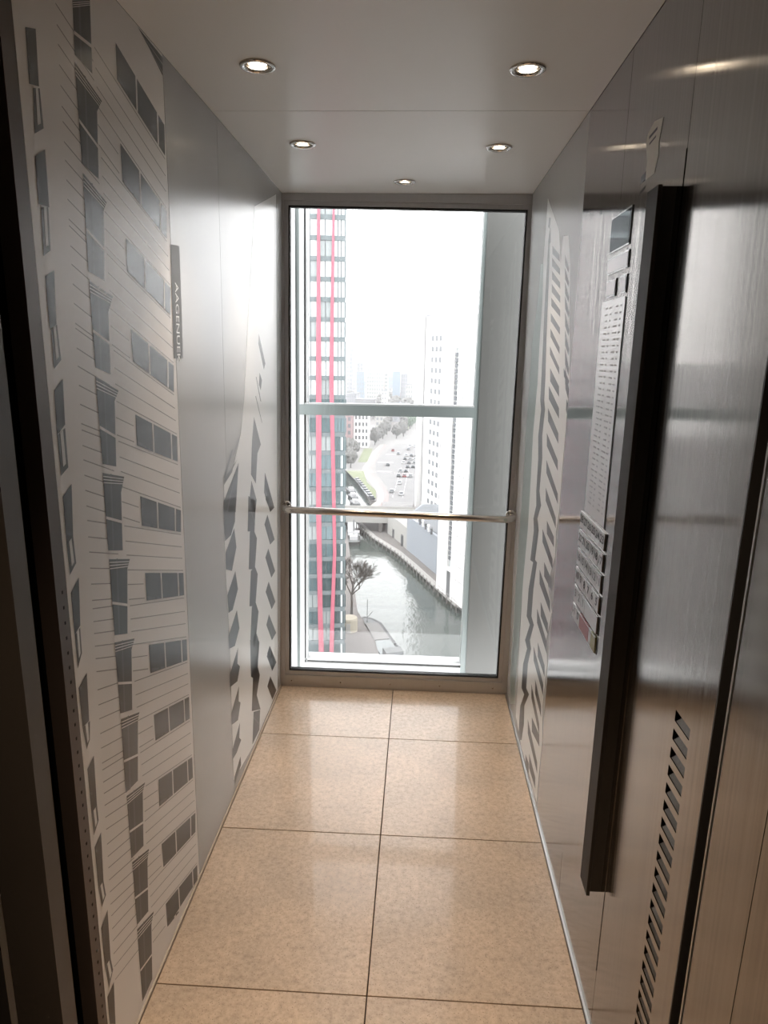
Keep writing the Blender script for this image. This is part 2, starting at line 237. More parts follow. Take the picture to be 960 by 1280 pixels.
DARK_STRIP = [[(2.723,2.113),(2.689,2.107)],[(2.728,2.081),(2.694,2.075)],[(2.692,2.07),(2.675,2.067)],[(2.711,2.029),(2.66,2.022)],[(2.708,2.021),(2.674,2.015)],[(2.707,1.924),(2.656,1.918)],[(2.71,1.812),(2.642,1.807)],[(2.695,1.667),(2.626,1.666)],[(2.689,1.551),(2.603,1.553)],[(2.685,1.462),(2.599,1.467)],[(2.655,1.428),(2.57,1.435)],[(2.683,1.326),(2.596,1.336)],[(2.654,1.244),(2.568,1.257)],[(2.655,1.117),(2.586,1.131)],[(2.636,1.065),(2.534,1.087)],[(2.683,1.003),(2.594,1.024)],[(2.658,0.961),(2.553,0.988)],[(2.701,0.828),(2.592,0.861)],[(2.633,0.839),(2.546,0.865)],[(2.7,0.708),(2.59,0.745)],[(2.71,0.587),(2.598,0.63)],[(2.623,0.584),(2.534,0.619)],[(2.715,0.48),(2.602,0.528)],[(2.655,0.468),(2.564,0.508)],[(2.731,0.366),(2.615,0.42)],[(2.736,0.254),(2.619,0.313)],[(2.658,0.265),(2.548,0.322)],[(2.741,0.17),(2.642,0.223)],[(2.745,0.082),(2.626,0.149)],[(2.742,0.007),(2.661,0.056)]]
GREEN_STRIP = [[(2.845,1.968),(2.789,1.961)],[(2.879,1.823),(2.764,1.815)],[(2.956,1.671),(2.776,1.669)],[(2.972,1.51),(2.77,1.518)],[(2.998,1.304),(2.809,1.325)],[(2.994,1.101),(2.803,1.135)],[(3.023,0.88),(2.805,0.934)],[(3.054,0.647),(2.849,0.713)],[(3.061,0.412),(2.874,0.487)],[(3.08,0.121),(2.91,0.205)],[(3.014,0.032),(2.895,0.096)]]
RIGHT_BASE = [(2.774,2.188),(2.509,2.034),(2.443,1.92),(2.431,2.004),(2.339,1.992),(2.284,1.9),(2.179,1.541),(2.202,1.279),(2.207,1.136),(2.236,1.062),(2.224,0.984),(2.314,0.858),(2.216,0.793),(2.279,0.666),(2.238,0.595),(2.262,0.479),(2.273,0.418),(2.235,0.309),(2.254,0.171),(2.262,0.043),(2.65,0.025),(2.842,0.065),(2.888,1.513),(2.798,1.963)]

# ------------------------------------------------------------------ cabin floor
mb = MB(); mb.box((-0.30, -1.1, -0.09), (W+0.12, D+0.02, -0.012))
floor = mb.build('floor', M['joint']); tag(floor, kind='structure')
rows = [-1.0, -0.384, 0.237, 0.858, 1.4795, 2.1006, 2.7217, D-0.002]
g = 0.0017
for i in range(len(rows)-1):
    for (x0, x1) in ((0.006, XM), (XM, W-0.006)):
        cx, cy = (x0+x1)/2, (rows[i]+rows[i+1])/2
        mb = MB(); mb.box((x0+g-cx, rows[i]+g-cy, -0.012), (x1-g-cx, rows[i+1]-g-cy, 0.0))
        t = mb.build('floor_tile', M['stone'], floor, bevel=0.0008); t.location = (cx, cy, 0)
mb = MB(); mb.box((0.0, -1.0, -0.01), (0.006, D, 0.006)); tag(mb.build('baseboard_left', M['trim_beige']), kind='structure')
mb = MB(); mb.box((W-0.006, -1.0, -0.01), (W, D, 0.006)); tag(mb.build('baseboard_right', M['aluminium']), kind='structure')

# ------------------------------------------------------------------ ceiling with five recessed downlights and an unseen pair that evens out the near floor
LIGHTS = [(0.250, 0.60), (0.892, 0.62), (0.250, 1.833), (0.892, 1.858), (0.252, 2.465), (0.893, 2.497), (0.574, 2.965)]
mb = MB(); mb.box((-0.30, -1.1, H+0.09), (W+0.12, D+0.06, H+0.14)); ceil = mb.build('ceiling', M['dark_steel']); tag(ceil, kind='structure')
DJ = 2.150
for (y0, y1) in ((-1.0, 0.87), (0.873, DJ-0.0015), (DJ+0.0015, D+0.0)):
    bm = bmesh.new()
    x0, x1 = LEAN_L+0.001, W+LEAN_R-0.001
    inside = [c for c in LIGHTS if y0 < c[1] < y1]
    # a flat panel with round holes: outline plus hole rings, filled
    def ring(pts):
        vs = [bm.verts.new((px, py, H)) for px, py in pts]
        return [bm.edges.new((vs[i], vs[(i+1) % len(vs)])) for i in range(len(vs))]
    ed = ring([(x0, y0), (x1, y0), (x1, y1), (x0, y1)])
    for c in inside: ed += ring([(c[0]+0.034*math.cos(t*math.pi/12), c[1]+0.034*math.sin(t*math.pi/12)) for t in range(24)])
    bmesh.ops.triangle_fill(bm, edges=ed, use_beauty=True)
    bm.normal_update()
    ext = bmesh.ops.extrude_face_region(bm, geom=bm.faces[:])
    for v in ext['geom']:
        if isinstance(v, bmesh.types.BMVert): v.co.z += 0.012
    bmesh.ops.recalc_face_normals(bm, faces=bm.faces[:])
    me = bpy.data.meshes.new('ceiling_panel'); bm.to_mesh(me); bm.free(); me.materials.append(M['ceiling'])
    put('ceiling_panel', me, ceil)
LBL = ['recessed downlight over the photographer, left of the pair nearest the entrance', 'recessed downlight over the photographer, right of the pair nearest the entrance', 'downlight in the front left of the ceiling, nearest the printed facade wall', 'downlight in the front right of the ceiling, nearest the steel wall',
       'smaller looking downlight on the left, beyond the ceiling joint', 'smaller looking downlight on the right, beyond the ceiling joint', 'farthest downlight, on the centre line just before the window']
for i, (x, y) in enumerate(LIGHTS):
    r = empty('downlight', (x, y, H)); tag(r, LBL[i], 'light', 'recessed ceiling downlights')
    mb = MB(); mb.lathe([(0.034, 0.0), (0.043, 0.0), (0.043, -0.003), (0.039, -0.0055), (0.032, -0.0045), (0.030, 0.0), (0.030, 0.004)], (0, 0, 0), 32); mb.build('trim_ring', M['chrome'], r, smooth=True)
    mb = MB(); mb.lathe([(0.031, 0.003), (0.029, 0.014), (0.025, 0.024), (0.0, 0.027)], (0, 0, 0), 32); mb.build('reflector', M['tube'], r, smooth=True)
    mb = MB(); mb.lathe([(0.0, 0.004), (0.015, 0.005), (0.021, 0.011), (0.021, 0.016)], (0, 0, 0), 24); mb.build('lamp', M['bulb'], r, smooth=True)
    ld = bpy.data.lights.new('downlight_beam', 'SPOT'); ld.energy = 60 if y < 1 else 20; ld.color = (1.0, 0.77, 0.55); ld.spot_size = math.radians(66); ld.spot_blend = 1.0; ld.shadow_soft_size = 0.02  # unseen near pair set stronger than the rest to brighten the floor there
    lo = bpy.data.objects.new('downlight_beam', ld); COL.objects.link(lo); lo.parent = r; lo.location = (0, 0, -0.008)

# ------------------------------------------------------------------ left wall: laminate panels, two of them printed
S1, S2, SE = 1.815, 2.252, 1.180
mb = MB(); lbox(mb, SE, D+0.05, -0.02, H+0.1, -0.05, -0.012); lbox(mb, -1.08, SE+0.02, -0.05, H+0.12, -0.20, -0.125); lbox(mb, SE, SE+0.02, -0.05, H+0.12, -0.125, -0.05); wl = mb.build('wall_left', M['dark_steel']); tag(wl, kind='structure')
for (u0, u1, mm) in ((SE, S1-0.0012, 'facade'), (S1+0.0012, S2-0.0008, 'panel'), (S2+0.0008, D+0.0, 'panel')):
    mb = MB(); lbox(mb, u0, u1, 0.004, H, -0.012, 0.0); mb.build('wall_panel', M[mm], wl)
EPS = 0.0006
def flat(name, polys, mp, d, mats, parent, mi=None):
    mb = MB()
    for i, q in enumerate(polys): mb.quad([mp(y, z, d) for y, z in q], 0 if mi is None else mi[i])
    return mb.build(name, mats, parent)
art = empty('printed_mural', LR(1.5, 0.0, 0.0)); base = Vector(art.location)
tag(art, 'near left wall photo print of a pale clad tower with rows of dark windows', 'mural')
def mpL(y, z, d): return tuple(Vector(LR(y, z, d)) - base)
def mix(a, b, t): return tuple(a[i]+(b[i]-a[i])*t for i in range(len(a)))
def clampz(q): return [(y, max(0.005, min(H-0.003, z))) for y, z in q]
SW = [q[:] for q in STRIP_WINDOWS]
for q in SW + [STRIP_WINDOW_TOP]:
    mb = MB(); mb.quad([mpL(y, z, EPS) for y, z in clampz(q)])
    if len(q) == 4:
        a, b, c, d = q
        for t in (0.36, 0.82):   # two pale mullions over each window band
            mb.quad([mpL(*p, EPS*1.6) for p in clampz([mix(a, d, t), mix(b, c, t), mix(b, c, t+0.03), mix(a, d, t+0.03)])], 1)
        for t0, t1, hh in ((0.02, 0.2, .16), (0.25, 0.34, .1)):   # curtains gathered low in the glazing
            mb.quad([mpL(*p, EPS*1.4) for p in clampz([mix(mix(b, c, t0), mix(a, d, t0), hh), mix(b, c, t0), mix(b, c, t1), mix(mix(b, c, t1), mix(a, d, t1), hh*.6)])], 2)
    mb.build('printed_window', [M['print_dark'], M['facade'], M['print_mid']], art)
for q in TALL_WINDOWS:
    mb = MB(); mb.quad([mpL(y, z, EPS) for y, z in clampz(q)])
    tl, tr, bl = q[0], q[1], q[-1]; br = q[-2]
    hgt = (tl[1]-bl[1])
    for k in (0.035, 0.075, 0.115):   # stepped cornice lines over each window
        p = [(tl[0], tl[1]-hgt*k), (tr[0], tr[1]-hgt*k*0.8), (tr[0], tr[1]-hgt*(k*0.8+0.010)), (tl[0], tl[1]-hgt*(k+0.012))]
        mb.quad([mpL(*c, EPS*1.6) for c in clampz(p)], 1)
    l0, r0 = mix(tl, bl, 0.55), mix(tr, br, 0.60)
    mb.quad([mpL(*c, EPS*1.6) for c in clampz([l0, r0, (r0[0], r0[1]-0.006), (l0[0], l0[1]-0.006)])], 1)
    a0, b0 = mix(tl, tr, 0.32), mix(bl, br, 0.3)
    mb.quad([mpL(*c, EPS*1.4) for c in clampz([a0, (a0[0]+0.007, a0[1]), (b0[0]+0.007, b0[1]), b0])], 2)
    mb.build('printed_window', [M['print_dark'], M['facade'], M['print_mid']], art)
for q in EDGE_WINDOWS: flat('printed_window', [clampz(q)], mpL, EPS, M['print_dark'], art)
for q in EDGE_BALCONIES:
    a, b, c, d = clampz(q)
    mb = MB(); mb.quad([mpL(*p, EPS) for p in (a, b, c, d)]); mb.quad([mpL(*p, EPS*1.6) for p in (mix(a, b, .35), mix(a, b, .72), mix(mix(d, c, .72), mix(a, b, .72), .15), mix(mix(d, c, .35), mix(a, b, .35), .15))], 1)
    mb.build('printed_balcony', [M['print_mid'], M['print_white']], art)
# cladding joints: four between each pair of window bands, running across the whole print
mb = MB()
for k in range(len(SW)-1):
    a0, b0 = SW[k][1], SW[k][2]; a1, b1 = SW[k+1][0], SW[k+1][3]
    for t in (0.06, 0.36, 0.64, 0.94, 1.24, 1.55):
        p, q = mix(a0, a1, t), mix(b0, b1, t)
        sl = (q[1]-p[1])/(q[0]-p[0])
        for (y0, y1) in ((p[0]-0.095 if t <= 1 else p[0]-0.10, q[0]), (SE+0.09, 1.40+0.02*k*0)):
            if t > 1 and y0 > 1.3: y1 = p[0]-0.012
            if y0 < 1.3 or y1 > y0:
                zz = lambda y: p[1] + sl*(y-p[0]) + (0.0 if y0 > 1.3 else 0.03*(1.2-p[1]))
                if min(zz(y0), zz(y1)) > 0.01 and max(zz(y0), zz(y1)) < H-0.01:
                    mb.quad([mpL(y0, zz(y0)+0.0011, EPS*0.6), mpL(y1, zz(y1)+0.0011, EPS*0.6), mpL(y1, zz(y1)-0.0011, EPS*0.6), mpL(y0, zz(y0)-0.0011, EPS*0.6)])
jl = mb.build('printed_joint_lines', M['print_line'], art); jl['kind'] = 'stuff'

def lettering(text, size, mapping, mt, name, parent):
    cu = bpy.data.curves.new('txt', 'FONT'); cu.body = text; cu.size = size; cu.offset = 0.0006 if size < 0.035 else 0; cu.align_x = 'CENTER'; cu.align_y = 'CENTER'
    o = bpy.data.objects.new('txt', cu); COL.objects.link(o)
    dg = bpy.context.evaluated_depsgraph_get(); me = bpy.data.meshes.new_from_object(o.evaluated_get(dg)); bpy.data.objects.remove(o)
    for v in me.vertices: v.co = Vector(mapping(v.co.x, v.co.y))
    me.materials.clear(); me.materials.append(mt)
    return put(name, me, parent)

sgn = empty('printed_banner', LR(1.84, 1.6, 0.0)); sb = Vector(sgn.location)
tag(sgn, 'narrow vertical grey banner with pale letters printed at the edge of the facade', 'sign')
def mpB(y, z, d): return tuple(Vector(LR(y, z, d)) - sb)
flat('banner_field', [BANNER], mpB, EPS*1.2, M['banner'], sgn)
bt, bb = mix(BANNER[0], BANNER[1], .5), mix(BANNER[3], BANNER[2], .5)
cb = mix(bt, bb, 0.68)
lettering('AAGENUEK', 0.040, lambda x, y: mpB(cb[0]+y*0.85 + (bb[0]-bt[0])*(x/0.45), cb[1]-x*0.95, EPS*2), M['print_white'], 'banner_lettering', sgn)

art2 = empty('printed_mural', LR(2.8, 0.0, 0.0)); b2 = Vector(art2.location)
tag(art2, 'far left wall photo print of white towers with jagged balconies beside the window', 'mural')
def mpL2(y, z, d): return tuple(Vector(LR(y, z, d)) - b2)
flat('printed_tower', [clampz([(min(y, D-0.004), z) for y, z in TOWER_BASE])], mpL2, EPS*0.5, M['print_white'], art2)
for i, q in enumerate(TOWER_MARKS):
    mb = MB(); qq = clampz([(min(y, D-0.006), z) for y, z in q]); mb.quad([mpL2(*p, EPS) for p in qq])
    if len(q) == 4 and abs(q[0][1]-q[2][1]) > 0.03:
        t0, t1 = mix(qq[0], qq[2], .45), mix(qq[0], qq[2], .5); mb.quad([mpL2(*p, EPS*1.6) for p in (mix(qq[3], qq[0], .8), mix(qq[3], qq[0], .86), mix(qq[2], qq[1], .32), mix(qq[2], qq[1], .22))], 1)
    mb.build('printed_window', [M['print_dark' if 5 < i < 40 and i not in (8, 9, 10) else 'print_mid'], M['print_mid']], art2)

# left entrance: dark posts and gaps next to the photographer
mb = MB()
for z in [0.02+0.03*k for k in range(40)]: lbox(mb, 1.161, 1.165, z, z+0.006, 0.0, 0.0006)
d1 = empty('door_1', LR(1.0, 0, 0)); tag(d1, kind='structure'); db = Vector(d1.location)
def at_parent(mb, pv): mb.v = [tuple(Vector(v)-pv) for v in mb.v]; return mb
h_ = at_parent(mb, db).build('hole_row', M['black'], d1); h_['kind'] = 'stuff'
def lpart(name, u0, u1, d0, d1_, mm, z0=0.0, z1=H): 
    mb = MB(); lbox(mb, u0, u1, z0, z1, d0, d1_); return at_parent(mb, db).build(name, M[mm], d1)
lpart('frame_strip', 1.146, SE-0.0008, -0.03, 0.0, 'brown_strip')
lpart('frame_edge_bead', 1.1375, 1.1455, -0.03, 0.002, 'brown_strip')
lpart('gap_lining', 1.060, 1.20, -0.09, -0.05, 'black')
lpart('door_post', 1.020, 1.068, -0.09, -0.002, 'dark_trim')
lpart('gap_lining', 0.90, 1.07, -0.12, -0.09, 'black')
lpart('door_edge', 0.918, 0.935, -0.10, -0.03, 'dark_steel')
lpart('door_leaf', -1.0, 0.918, -0.12, -0.07, 'black')

# ------------------------------------------------------------------ right wall
RS, RP1, RP2, RJ1, RJ0, R3 = 2.195, 1.79, 1.375, 0.977, 0.932, 0.800
mb = MB(); rbox(mb, -1.0, D+0.05, -0.02, H+0.1, -0.05, -0.014); wr = mb.build('wall_right', M['black']); tag(wr, kind='structure')
mb = MB(); rbox(mb, RS+0.001, D, 0.004, H, -0.012, 0.0); mb.build('wall_panel', M['panel'], wr)
def rpan(u0, u1, z0=0.004, z1=H, d0=-0.012, d1=0.0, name='steel_panel', mm='steel'):
    mb = MB(); rbox(mb, u0, u1, z0, z1, d0, d1); return mb.build(name, M[mm], wr)
rpan(RP1+0.0008, RS-0.0005); rpan(RP2+0.0008, RP1-0.0008)
# vented panel: one sheet with an opening, the grille sits in it
VZ0, VZ1, VU0, VU1 = 0.055, 1.030, 1.052, 1.118
mb = MB()
for (u0, u1, z0, z1) in ((RJ1, VU0, 0.004, H), (VU1, RP2-0.0008, 0.004, H), (VU0, VU1, VZ1, H), (VU0, VU1, 0.004, VZ0)): rbox(mb, u0, u1, z0, z1, -0.012, 0.0)
mb.build('steel_panel', M['steel'], wr)
rpan(R3+0.001, RJ0); rpan(-1.0, R3-0.001)
rpan(RJ1-0.004, RJ1, d0=-0.03, d1=0.001, name='door_edge_strip', mm='dark_steel')
rpan(0.951, 0.956, d0=-0.03, d1=-0.006, name='door_seal', mm='frame_steel')
vent = empty('vent_grille', RW(0, 1.085, VZ0)); vb = Vector(vent.location)
tag(vent, 'tall column of short horizontal vent slots low in the right steel wall', 'vent')
mb = MB(); rbox(mb, VU0, VU1, VZ0, VZ1, -0.0135, -0.0125); at_parent(mb, vb).build('vent_backing', M['dark_steel'], vent)
NS = 27; st = (VZ1-VZ0)/NS
for k in range(NS):
    z = VZ0 + k*st
    mb = MB(); rbox(mb, VU0, VU1, z, z+st*0.42, -0.004, 0.0)
    # sloping tongue falling back from the lip
    c = [RW(-0.002, VU0, z+st*.42), RW(-0.002, VU1, z+st*.42), RW(-0.012, VU1, z+st*.95), RW(-0.012, VU0, z+st*.95)]
    mb.quad(c); at_parent(mb, vb).build('slat', M['steel'], vent)

rail = empty('guard_profile', RW(0, 1.44, 0.385)); rb = Vector(rail.location)
tag(rail, 'long upright steel channel standing proud of the right wall next to the buttons', 'handle')
mb = MB(); rbox(mb, 1.404, 1.468, 0.372, 1.925, 0.026, 0.034); at_parent(mb, rb).build('flange', M['post_steel'], rail, bevel=0.001)
mb = MB(); rbox(mb, 1.404, 1.410, 0.385, 1.922, 0.0014, 0.026); at_parent(mb, rb).build('web', M['dark_steel'], rail)
mb = MB(); rbox(mb, 1.448, 1.454, 0.385, 1.922, 0.0014, 0.026); at_parent(mb, rb).build('web', M['dark_steel'], rail)
for z in (0.40, 1.905):
    mb = MB(); rbox(mb, 1.4105, 1.4475, z-0.004, z+0.004, 0.002, 0.02); at_parent(mb, rb).build('end_cap', M['gasket'], rail)

# control panel
cp = empty('control_panel', RW(0, 1.7, 0.18)); cb_ = Vector(cp.location)
tag(cp, 'flush steel lift control panel with displays, engraved plate and button rows on the right wall', 'control panel')
CY = 1.0
def cpart(name, u0, u1, z0, z1, d0, d1_, mm, parent=None, bev=0):
    mb = MB(); rbox(mb, u0, u1, z0, z1, d0, d1_); return at_parent(mb, cb_).build(name, M[mm], parent or cp, bevel=bev)
cpart('face_plate', RP2+0.0012, RS-0.004, 0.18, 1.976, 0.0, 0.0012, 'steel')
def screen_(u0, u1, z0, z1, mm, nm):
    fr = cpart(nm, u0-0.004, u1+0.004, z0-0.004, z1+0.004, 0.0012, 0.004, 'chrome')
    cpart('pane', u0, u1, z0, z1, 0.004, 0.0048, mm, fr)
    cpart('shadow_gap', u0-0.009, u0-0.0045, z0-0.004, z1+0.002, 0.0012, 0.0016, 'gasket', fr)  # flat black strip along the near edge
screen_(1.677, 1.835, 1.868, 1.940, 'screen', 'display')
screen_(1.669, 1.835, 1.819, 1.849, 'label', 'notice_plate')
screen_(1.755, 1.832, 1.766, 1.798, 'label', 'indicator'); screen_(1.668, 1.715, 1.766, 1.798, 'label', 'indicator')
pl = cpart('engraved_plate', 1.664, 1.868, 1.218, 1.755, 0.0012, 0.0030, 'button', bev=0.0006)
cpart('plate_shadow_gap', 1.655, 1.6635, 1.215, 1.752, 0.0012, 0.0018, 'gasket')  # flat black strip drawn for the dark recess beside the plate
mb = MB()
for k in range(34):
    z = 1.735 - k*0.0148
    for (c0, w0) in ((1.685, .020), (1.715, .036), (1.775, .02), (1.805, .036)):
        w = w0*rnd.uniform(.5, 1); rbox(mb, c0, c0+w, z, z+0.0042, 0.0030, 0.0033)
t_ = at_parent(mb, cb_).build('engraved_lines', M['engraved'], pl); t_['kind'] = 'stuff'
ROWS = [(1.1675, 1.211), (1.113, 1.1585), (1.058, 1.105), (1.004, 1.050), (0.950, 0.9975), (0.899, 0.942)]
TXT = [['28', '27', '26', '25', '24', '23'], ['22', '21', '20', '19', '18', '17'], ['16', '15', '14', '13', '12', '11'], ['10', '9', '8', '7', '6', '5'], ['3', '2', '1', '', '', ''], ['-1', '0', '', '', '', '']]
BU0, BU1 = 1.636, 1.895
for r, (z0, z1) in enumerate(ROWS):
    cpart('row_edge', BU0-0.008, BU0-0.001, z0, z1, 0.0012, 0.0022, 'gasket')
    n = 6; wB = (BU1-BU0)/n
    if r == 5: cells = [(0, 1, 'button'), (1, 2, 'button'), (2, 4.4, 'red_button'), (4.4, 5.0, 'button'), (5.0, 6, 'yellow_button')]
    elif r == 4: cells = [(0, 1, 'button'), (1, 2, 'button'), (2, 3, 'button'), (3, 6, 'button')]
    else: cells = [(k, k+1, 'button') for k in range(6)]
    for k, (c0, c1, mm) in enumerate(cells):
        u1 = BU1 - c0*wB; u0 = BU1 - c1*wB
        bt_ = cpart('button', u0+0.0008, u1-0.0008, z0, z1, 0.0012, 0.0060, mm, bev=0.0010)
        cpart('button_edge', u0+0.0008, u1-0.0008, z1-0.002, z1, 0.0060, 0.0066, 'chrome', bt_)
        tx = TXT[r][k] if k < 6 and mm == 'button' and k < len(TXT[r]) else ''
        if tx:
            uc, zc = (u0+u1)/2, (z0+z1)/2+0.002
            lettering(tx, 0.032, lambda x, y, uc=uc, zc=zc: tuple(Vector(RW(0.0066, uc-x*1.1, zc+y*0.9))-cb_), M['glyph'], 'numeral', bt_)
# worn sticker above the channel
stk = empty('sticker', RW(0, 1.53, 2.0)); skb = Vector(stk.location)
tag(stk, 'torn clear sticker stuck high on the steel wall above the upright channel', 'sticker')
q = [(1.4842, 2.0694), (1.54, 2.078), (1.578, 2.066), (1.5848, 2.0492), (1.566, 2.012), (1.572, 1.985), (1.545, 1.942), (1.520, 1.942), (1.508, 1.985), (1.4953, 2.0066), (1.500, 2.03)]
mb = MB(); mb.quad([tuple(Vector(RR(y, z, 0.0008))-skb) for y, z in q]); mb.build('film', M['sticker'], stk)
mb = MB()
for (y0, y1, z0, z1) in ((1.565, 1.515, 2.052, 2.058), (1.56, 1.52, 2.040, 2.044), (1.6, 1.566, 1.975, 1.990), (1.6, 1.56, 1.955, 1.962)):
    mb = MB(); mb.quad([tuple(Vector(RR(y, z, 0.0012))-skb) for y, z in ((y0, z0), (y1, z0+0.004), (y1, z1+0.004), (y0, z1))]); mb.build('worn_print', M['sticker_dark'], stk)


# right mural, next to the window
art3 = empty('printed_mural', RR(2.7, 0.0, 0.0)); b3 = Vector(art3.location)
tag(art3, 'right wall photo print of a white tower with slanting dark stripes beside the window', 'mural')
def mpR(y, z, d): return tuple(Vector(RR(min(y, D-0.004), max(.004, z), d)) - b3)
flat('printed_tower', [RIGHT_BASE], mpR, EPS*0.5, M['print_white'], art3)
for i, q in enumerate(STRIPE_MARKS): flat('printed_stripe', [q], mpR, EPS, M['print_dark'], art3)
def ribbon(name, data, mt):
    mb = MB()
    for a, b in zip(data[:-1], data[1:]):
        mb.quad([mpR(*a[0], EPS), mpR(*a[1], EPS), mpR(*b[1], EPS), mpR(*b[0], EPS)])
    mb.build(name, mt, art3)
ribbon('printed_shadow_line', DARK_STRIP, M['print_dark']); ribbon('printed_side_face', GREEN_STRIP, M['print_green'])  # dark jagged strip and green-grey side belong to the print

# wall behind the photographer
mb = MB(); mb.box((-0.30, -1.10, -0.08), (W+0.12, -1.0, H+0.12)); tag(mb.build('wall_front', M['dark_steel']), kind='structure')

# ------------------------------------------------------------------ cabin window
win = empty('window_1', (0.56, D, 0)); tag(win, kind='structure'); wb = Vector(win.location)
OT, OB = (0.053, 1.1104, H), (-0.012, 1.1352, -0.005)
I = dict(tl=(0.0733, 2.236), tr=(1.0871, 2.2225), bl=(0.0456, 0.0822), br=(1.0725, 0.0816))
O = dict(tl=(0.030, H+0.02), tr=(1.125, H+0.02), bl=(-0.02, -0.01), br=(1.145, -0.01))
def frame_bar(name, a, b, c, d, y0, y1, mm, parent=win):
    mb = MB(); pts = [a, b, c, d]
    mb.hexa([(p[0], y0, p[1]) for p in pts] + [(p[0], y1, p[1]) for p in pts]); return at_parent(mb, wb).build(name, M[mm], parent)
def inset(k, s):   # inner opening corners grown by s
    return {'tl': (I['tl'][0]-s, I['tl'][1]+s), 'tr': (I['tr'][0]+s, I['tr'][1]+s), 'bl': (I['bl'][0]-s, I['bl'][1]-s), 'br': (I['br'][0]+s, I['br'][1]-s)}[k]
for nm, (p, q_) in (('frame_jamb', ('tl', 'bl')), ('frame_jamb', ('br', 'tr')), ('frame_head', ('tr', 'tl')), ('frame_sill', ('bl', 'br'))):
    frame_bar(nm, O[p], O[q_], inset(q_, 0.022), inset(p, 0.022), D-0.004, D+0.05, 'frame_steel')
    frame_bar('frame_inner_bead', inset(p, 0.022), inset(q_, 0.022), inset(q_, 0.004), inset(p, 0.004), D+0.006, D+0.045, 'frame_steel')
    frame_bar('gasket', inset(p, 0.004), inset(q_, 0.004), inset(q_, -0.003), inset(p, -0.003), D+0.012, D+0.04, 'gasket')
frame_bar('pane', inset('tl', 0.004), inset('bl', 0.004), inset('br', 0.004), inset('tr', 0.004), D+0.020, D+0.030, 'glass')
for x in (0.055, 0.30, 0.545, 0.79, 1.05):
    for z, yy in ((0.03, D-0.004),):
        mb = MB(); mb.lathe([(0.0, 0.0), (0.004, 0.001), (0.0045, 0.003)], (0, 0, 0), 10)
        s_ = mb.build('screw', M['chrome'], win, smooth=True); s_.location = (x-wb.x, yy-0.002-wb.y, z); s_.rotation_euler = (-math.pi/2, 0, 0)

hr = empty('handrail', (0.56, D-0.08, 0.91)); hb = Vector(hr.location)
tag(hr, 'round steel handrail crossing in front of the window', 'handrail')
A_, B_ = Vector((0.040, D-0.08, 0.918)), Vector((1.092, D-0.08, 0.900))
mb = MB()
pts = []
for k in range(7):
    t = math.pi/2*k/6; pts.append(A_ + Vector((0.045-0.045*math.cos(0)*0 - 0.045*math.sin(math.pi/2 - t), 0.045 - 0.045*math.sin(t), 0)))
pts2 = []
for k in range(7):
    t = math.pi/2*(6-k)/6; pts2.append(B_ + Vector((-0.045 + 0.045*math.sin(math.pi/2 - t), 0.045 - 0.045*math.sin(t), 0)))
path = [Vector((pts[0].x, D-0.006, pts[0].z))] + pts + pts2 + [Vector((pts2[-1].x, D-0.006, pts2[-1].z))]
mb.tube([p-hb for p in path], 0.0165, 16); mb.build('tube', M['tube'], hr, smooth=True)
for p in (path[0], path[-1]):
    mb = MB(); mb.lathe([(0.0, 0.004), (0.024, 0.003), (0.027, 0.0), (0.027, -0.003)], (0, 0, 0), 20)
    o = mb.build('mounting_rosette', M['tube'], hr, smooth=True); o.location = p-hb+Vector((0, 0.002, 0)); o.rotation_euler = (math.pi/2, 0, 0)

# ------------------------------------------------------------------ glazed shaft wall outside the cabin
Y2 = D + 0.45
sw = empty('window_2', (0.5, Y2, 0)); tag(sw, kind='structure'); s2b = Vector(sw.location)
def xl(z): return -0.004 + 0.013*z          # the far frame follows the slight lean seen in the photo
def cbar(name, x0t, x1t, x0b, x1b, z0, z1, y0, y1, mm):
    mb = MB(); mb.hexa([(x0b, y0, z0), (x1b, y0, z0), (x1b, y1, z0), (x0b, y1, z0), (x0t, y0, z1), (x1t, y0, z1), (x1t, y1, z1), (x0t, y1, z1)])
    return at_parent(mb, s2b).build(name, M[mm], sw)
LN = dict(a=(-0.0007,-0.0321), b=(0.007,0.0054), c=(0.0077,0.0237), d=(0.008,0.0466), e=(0.0084,0.0535), f=(0.0097,0.0604), g=(0.0104,0.9205), h=(0.0039,0.951))
def XL(k, z): return LN[k][0]*z + LN[k][1]
ZB, ZT = -1.6, 4.2
def vbar(name, k0, k1, z0, z1, y0, y1, mm):
    x0b, x0t = (XL(k0, z0), XL(k0, z1)) if isinstance(k0, str) else (k0, k0)
    x1b, x1t = (XL(k1, z0), XL(k1, z1)) if isinstance(k1, str) else (k1, k1)
    return cbar(name, x0t, x1t, x0b, x1b, z0, z1, y0, y1, mm)
vbar('side_cladding', -0.9, 'a', ZB, ZT, Y2-0.02, Y2+0.10, 'grey_panel')
vbar('frame_jamb', 'a', 'b', ZB, ZT, Y2-0.015, Y2+0.10, 'white_frame')
vbar('frame_groove', 'b', 'c', ZB, ZT, Y2+0.0, Y2+0.10, 'grey_frame')
vbar('frame_jamb', 'c', 'd', ZB, ZT, Y2-0.010, Y2+0.09, 'white_frame')
vbar('gasket', 'd', 'e', ZB, ZT, Y2+0.01, Y2+0.08, 'gasket')
vbar('glazing_bead', 'e', 'f', ZB, ZT, Y2+0.0, Y2+0.06, 'white_frame')
vbar('frame_jamb', 'g', 'h', ZB, ZT, Y2-0.006, Y2+0.10, 'grey_frame')
vbar('column_cladding', 'h', 1.9, ZB, ZT, Y2-0.012, Y2+0.10, 'grey_panel')
vbar('transom', 'c', 'g', 1.309, 1.362, Y2-0.012, Y2+0.06, 'grey_frame')
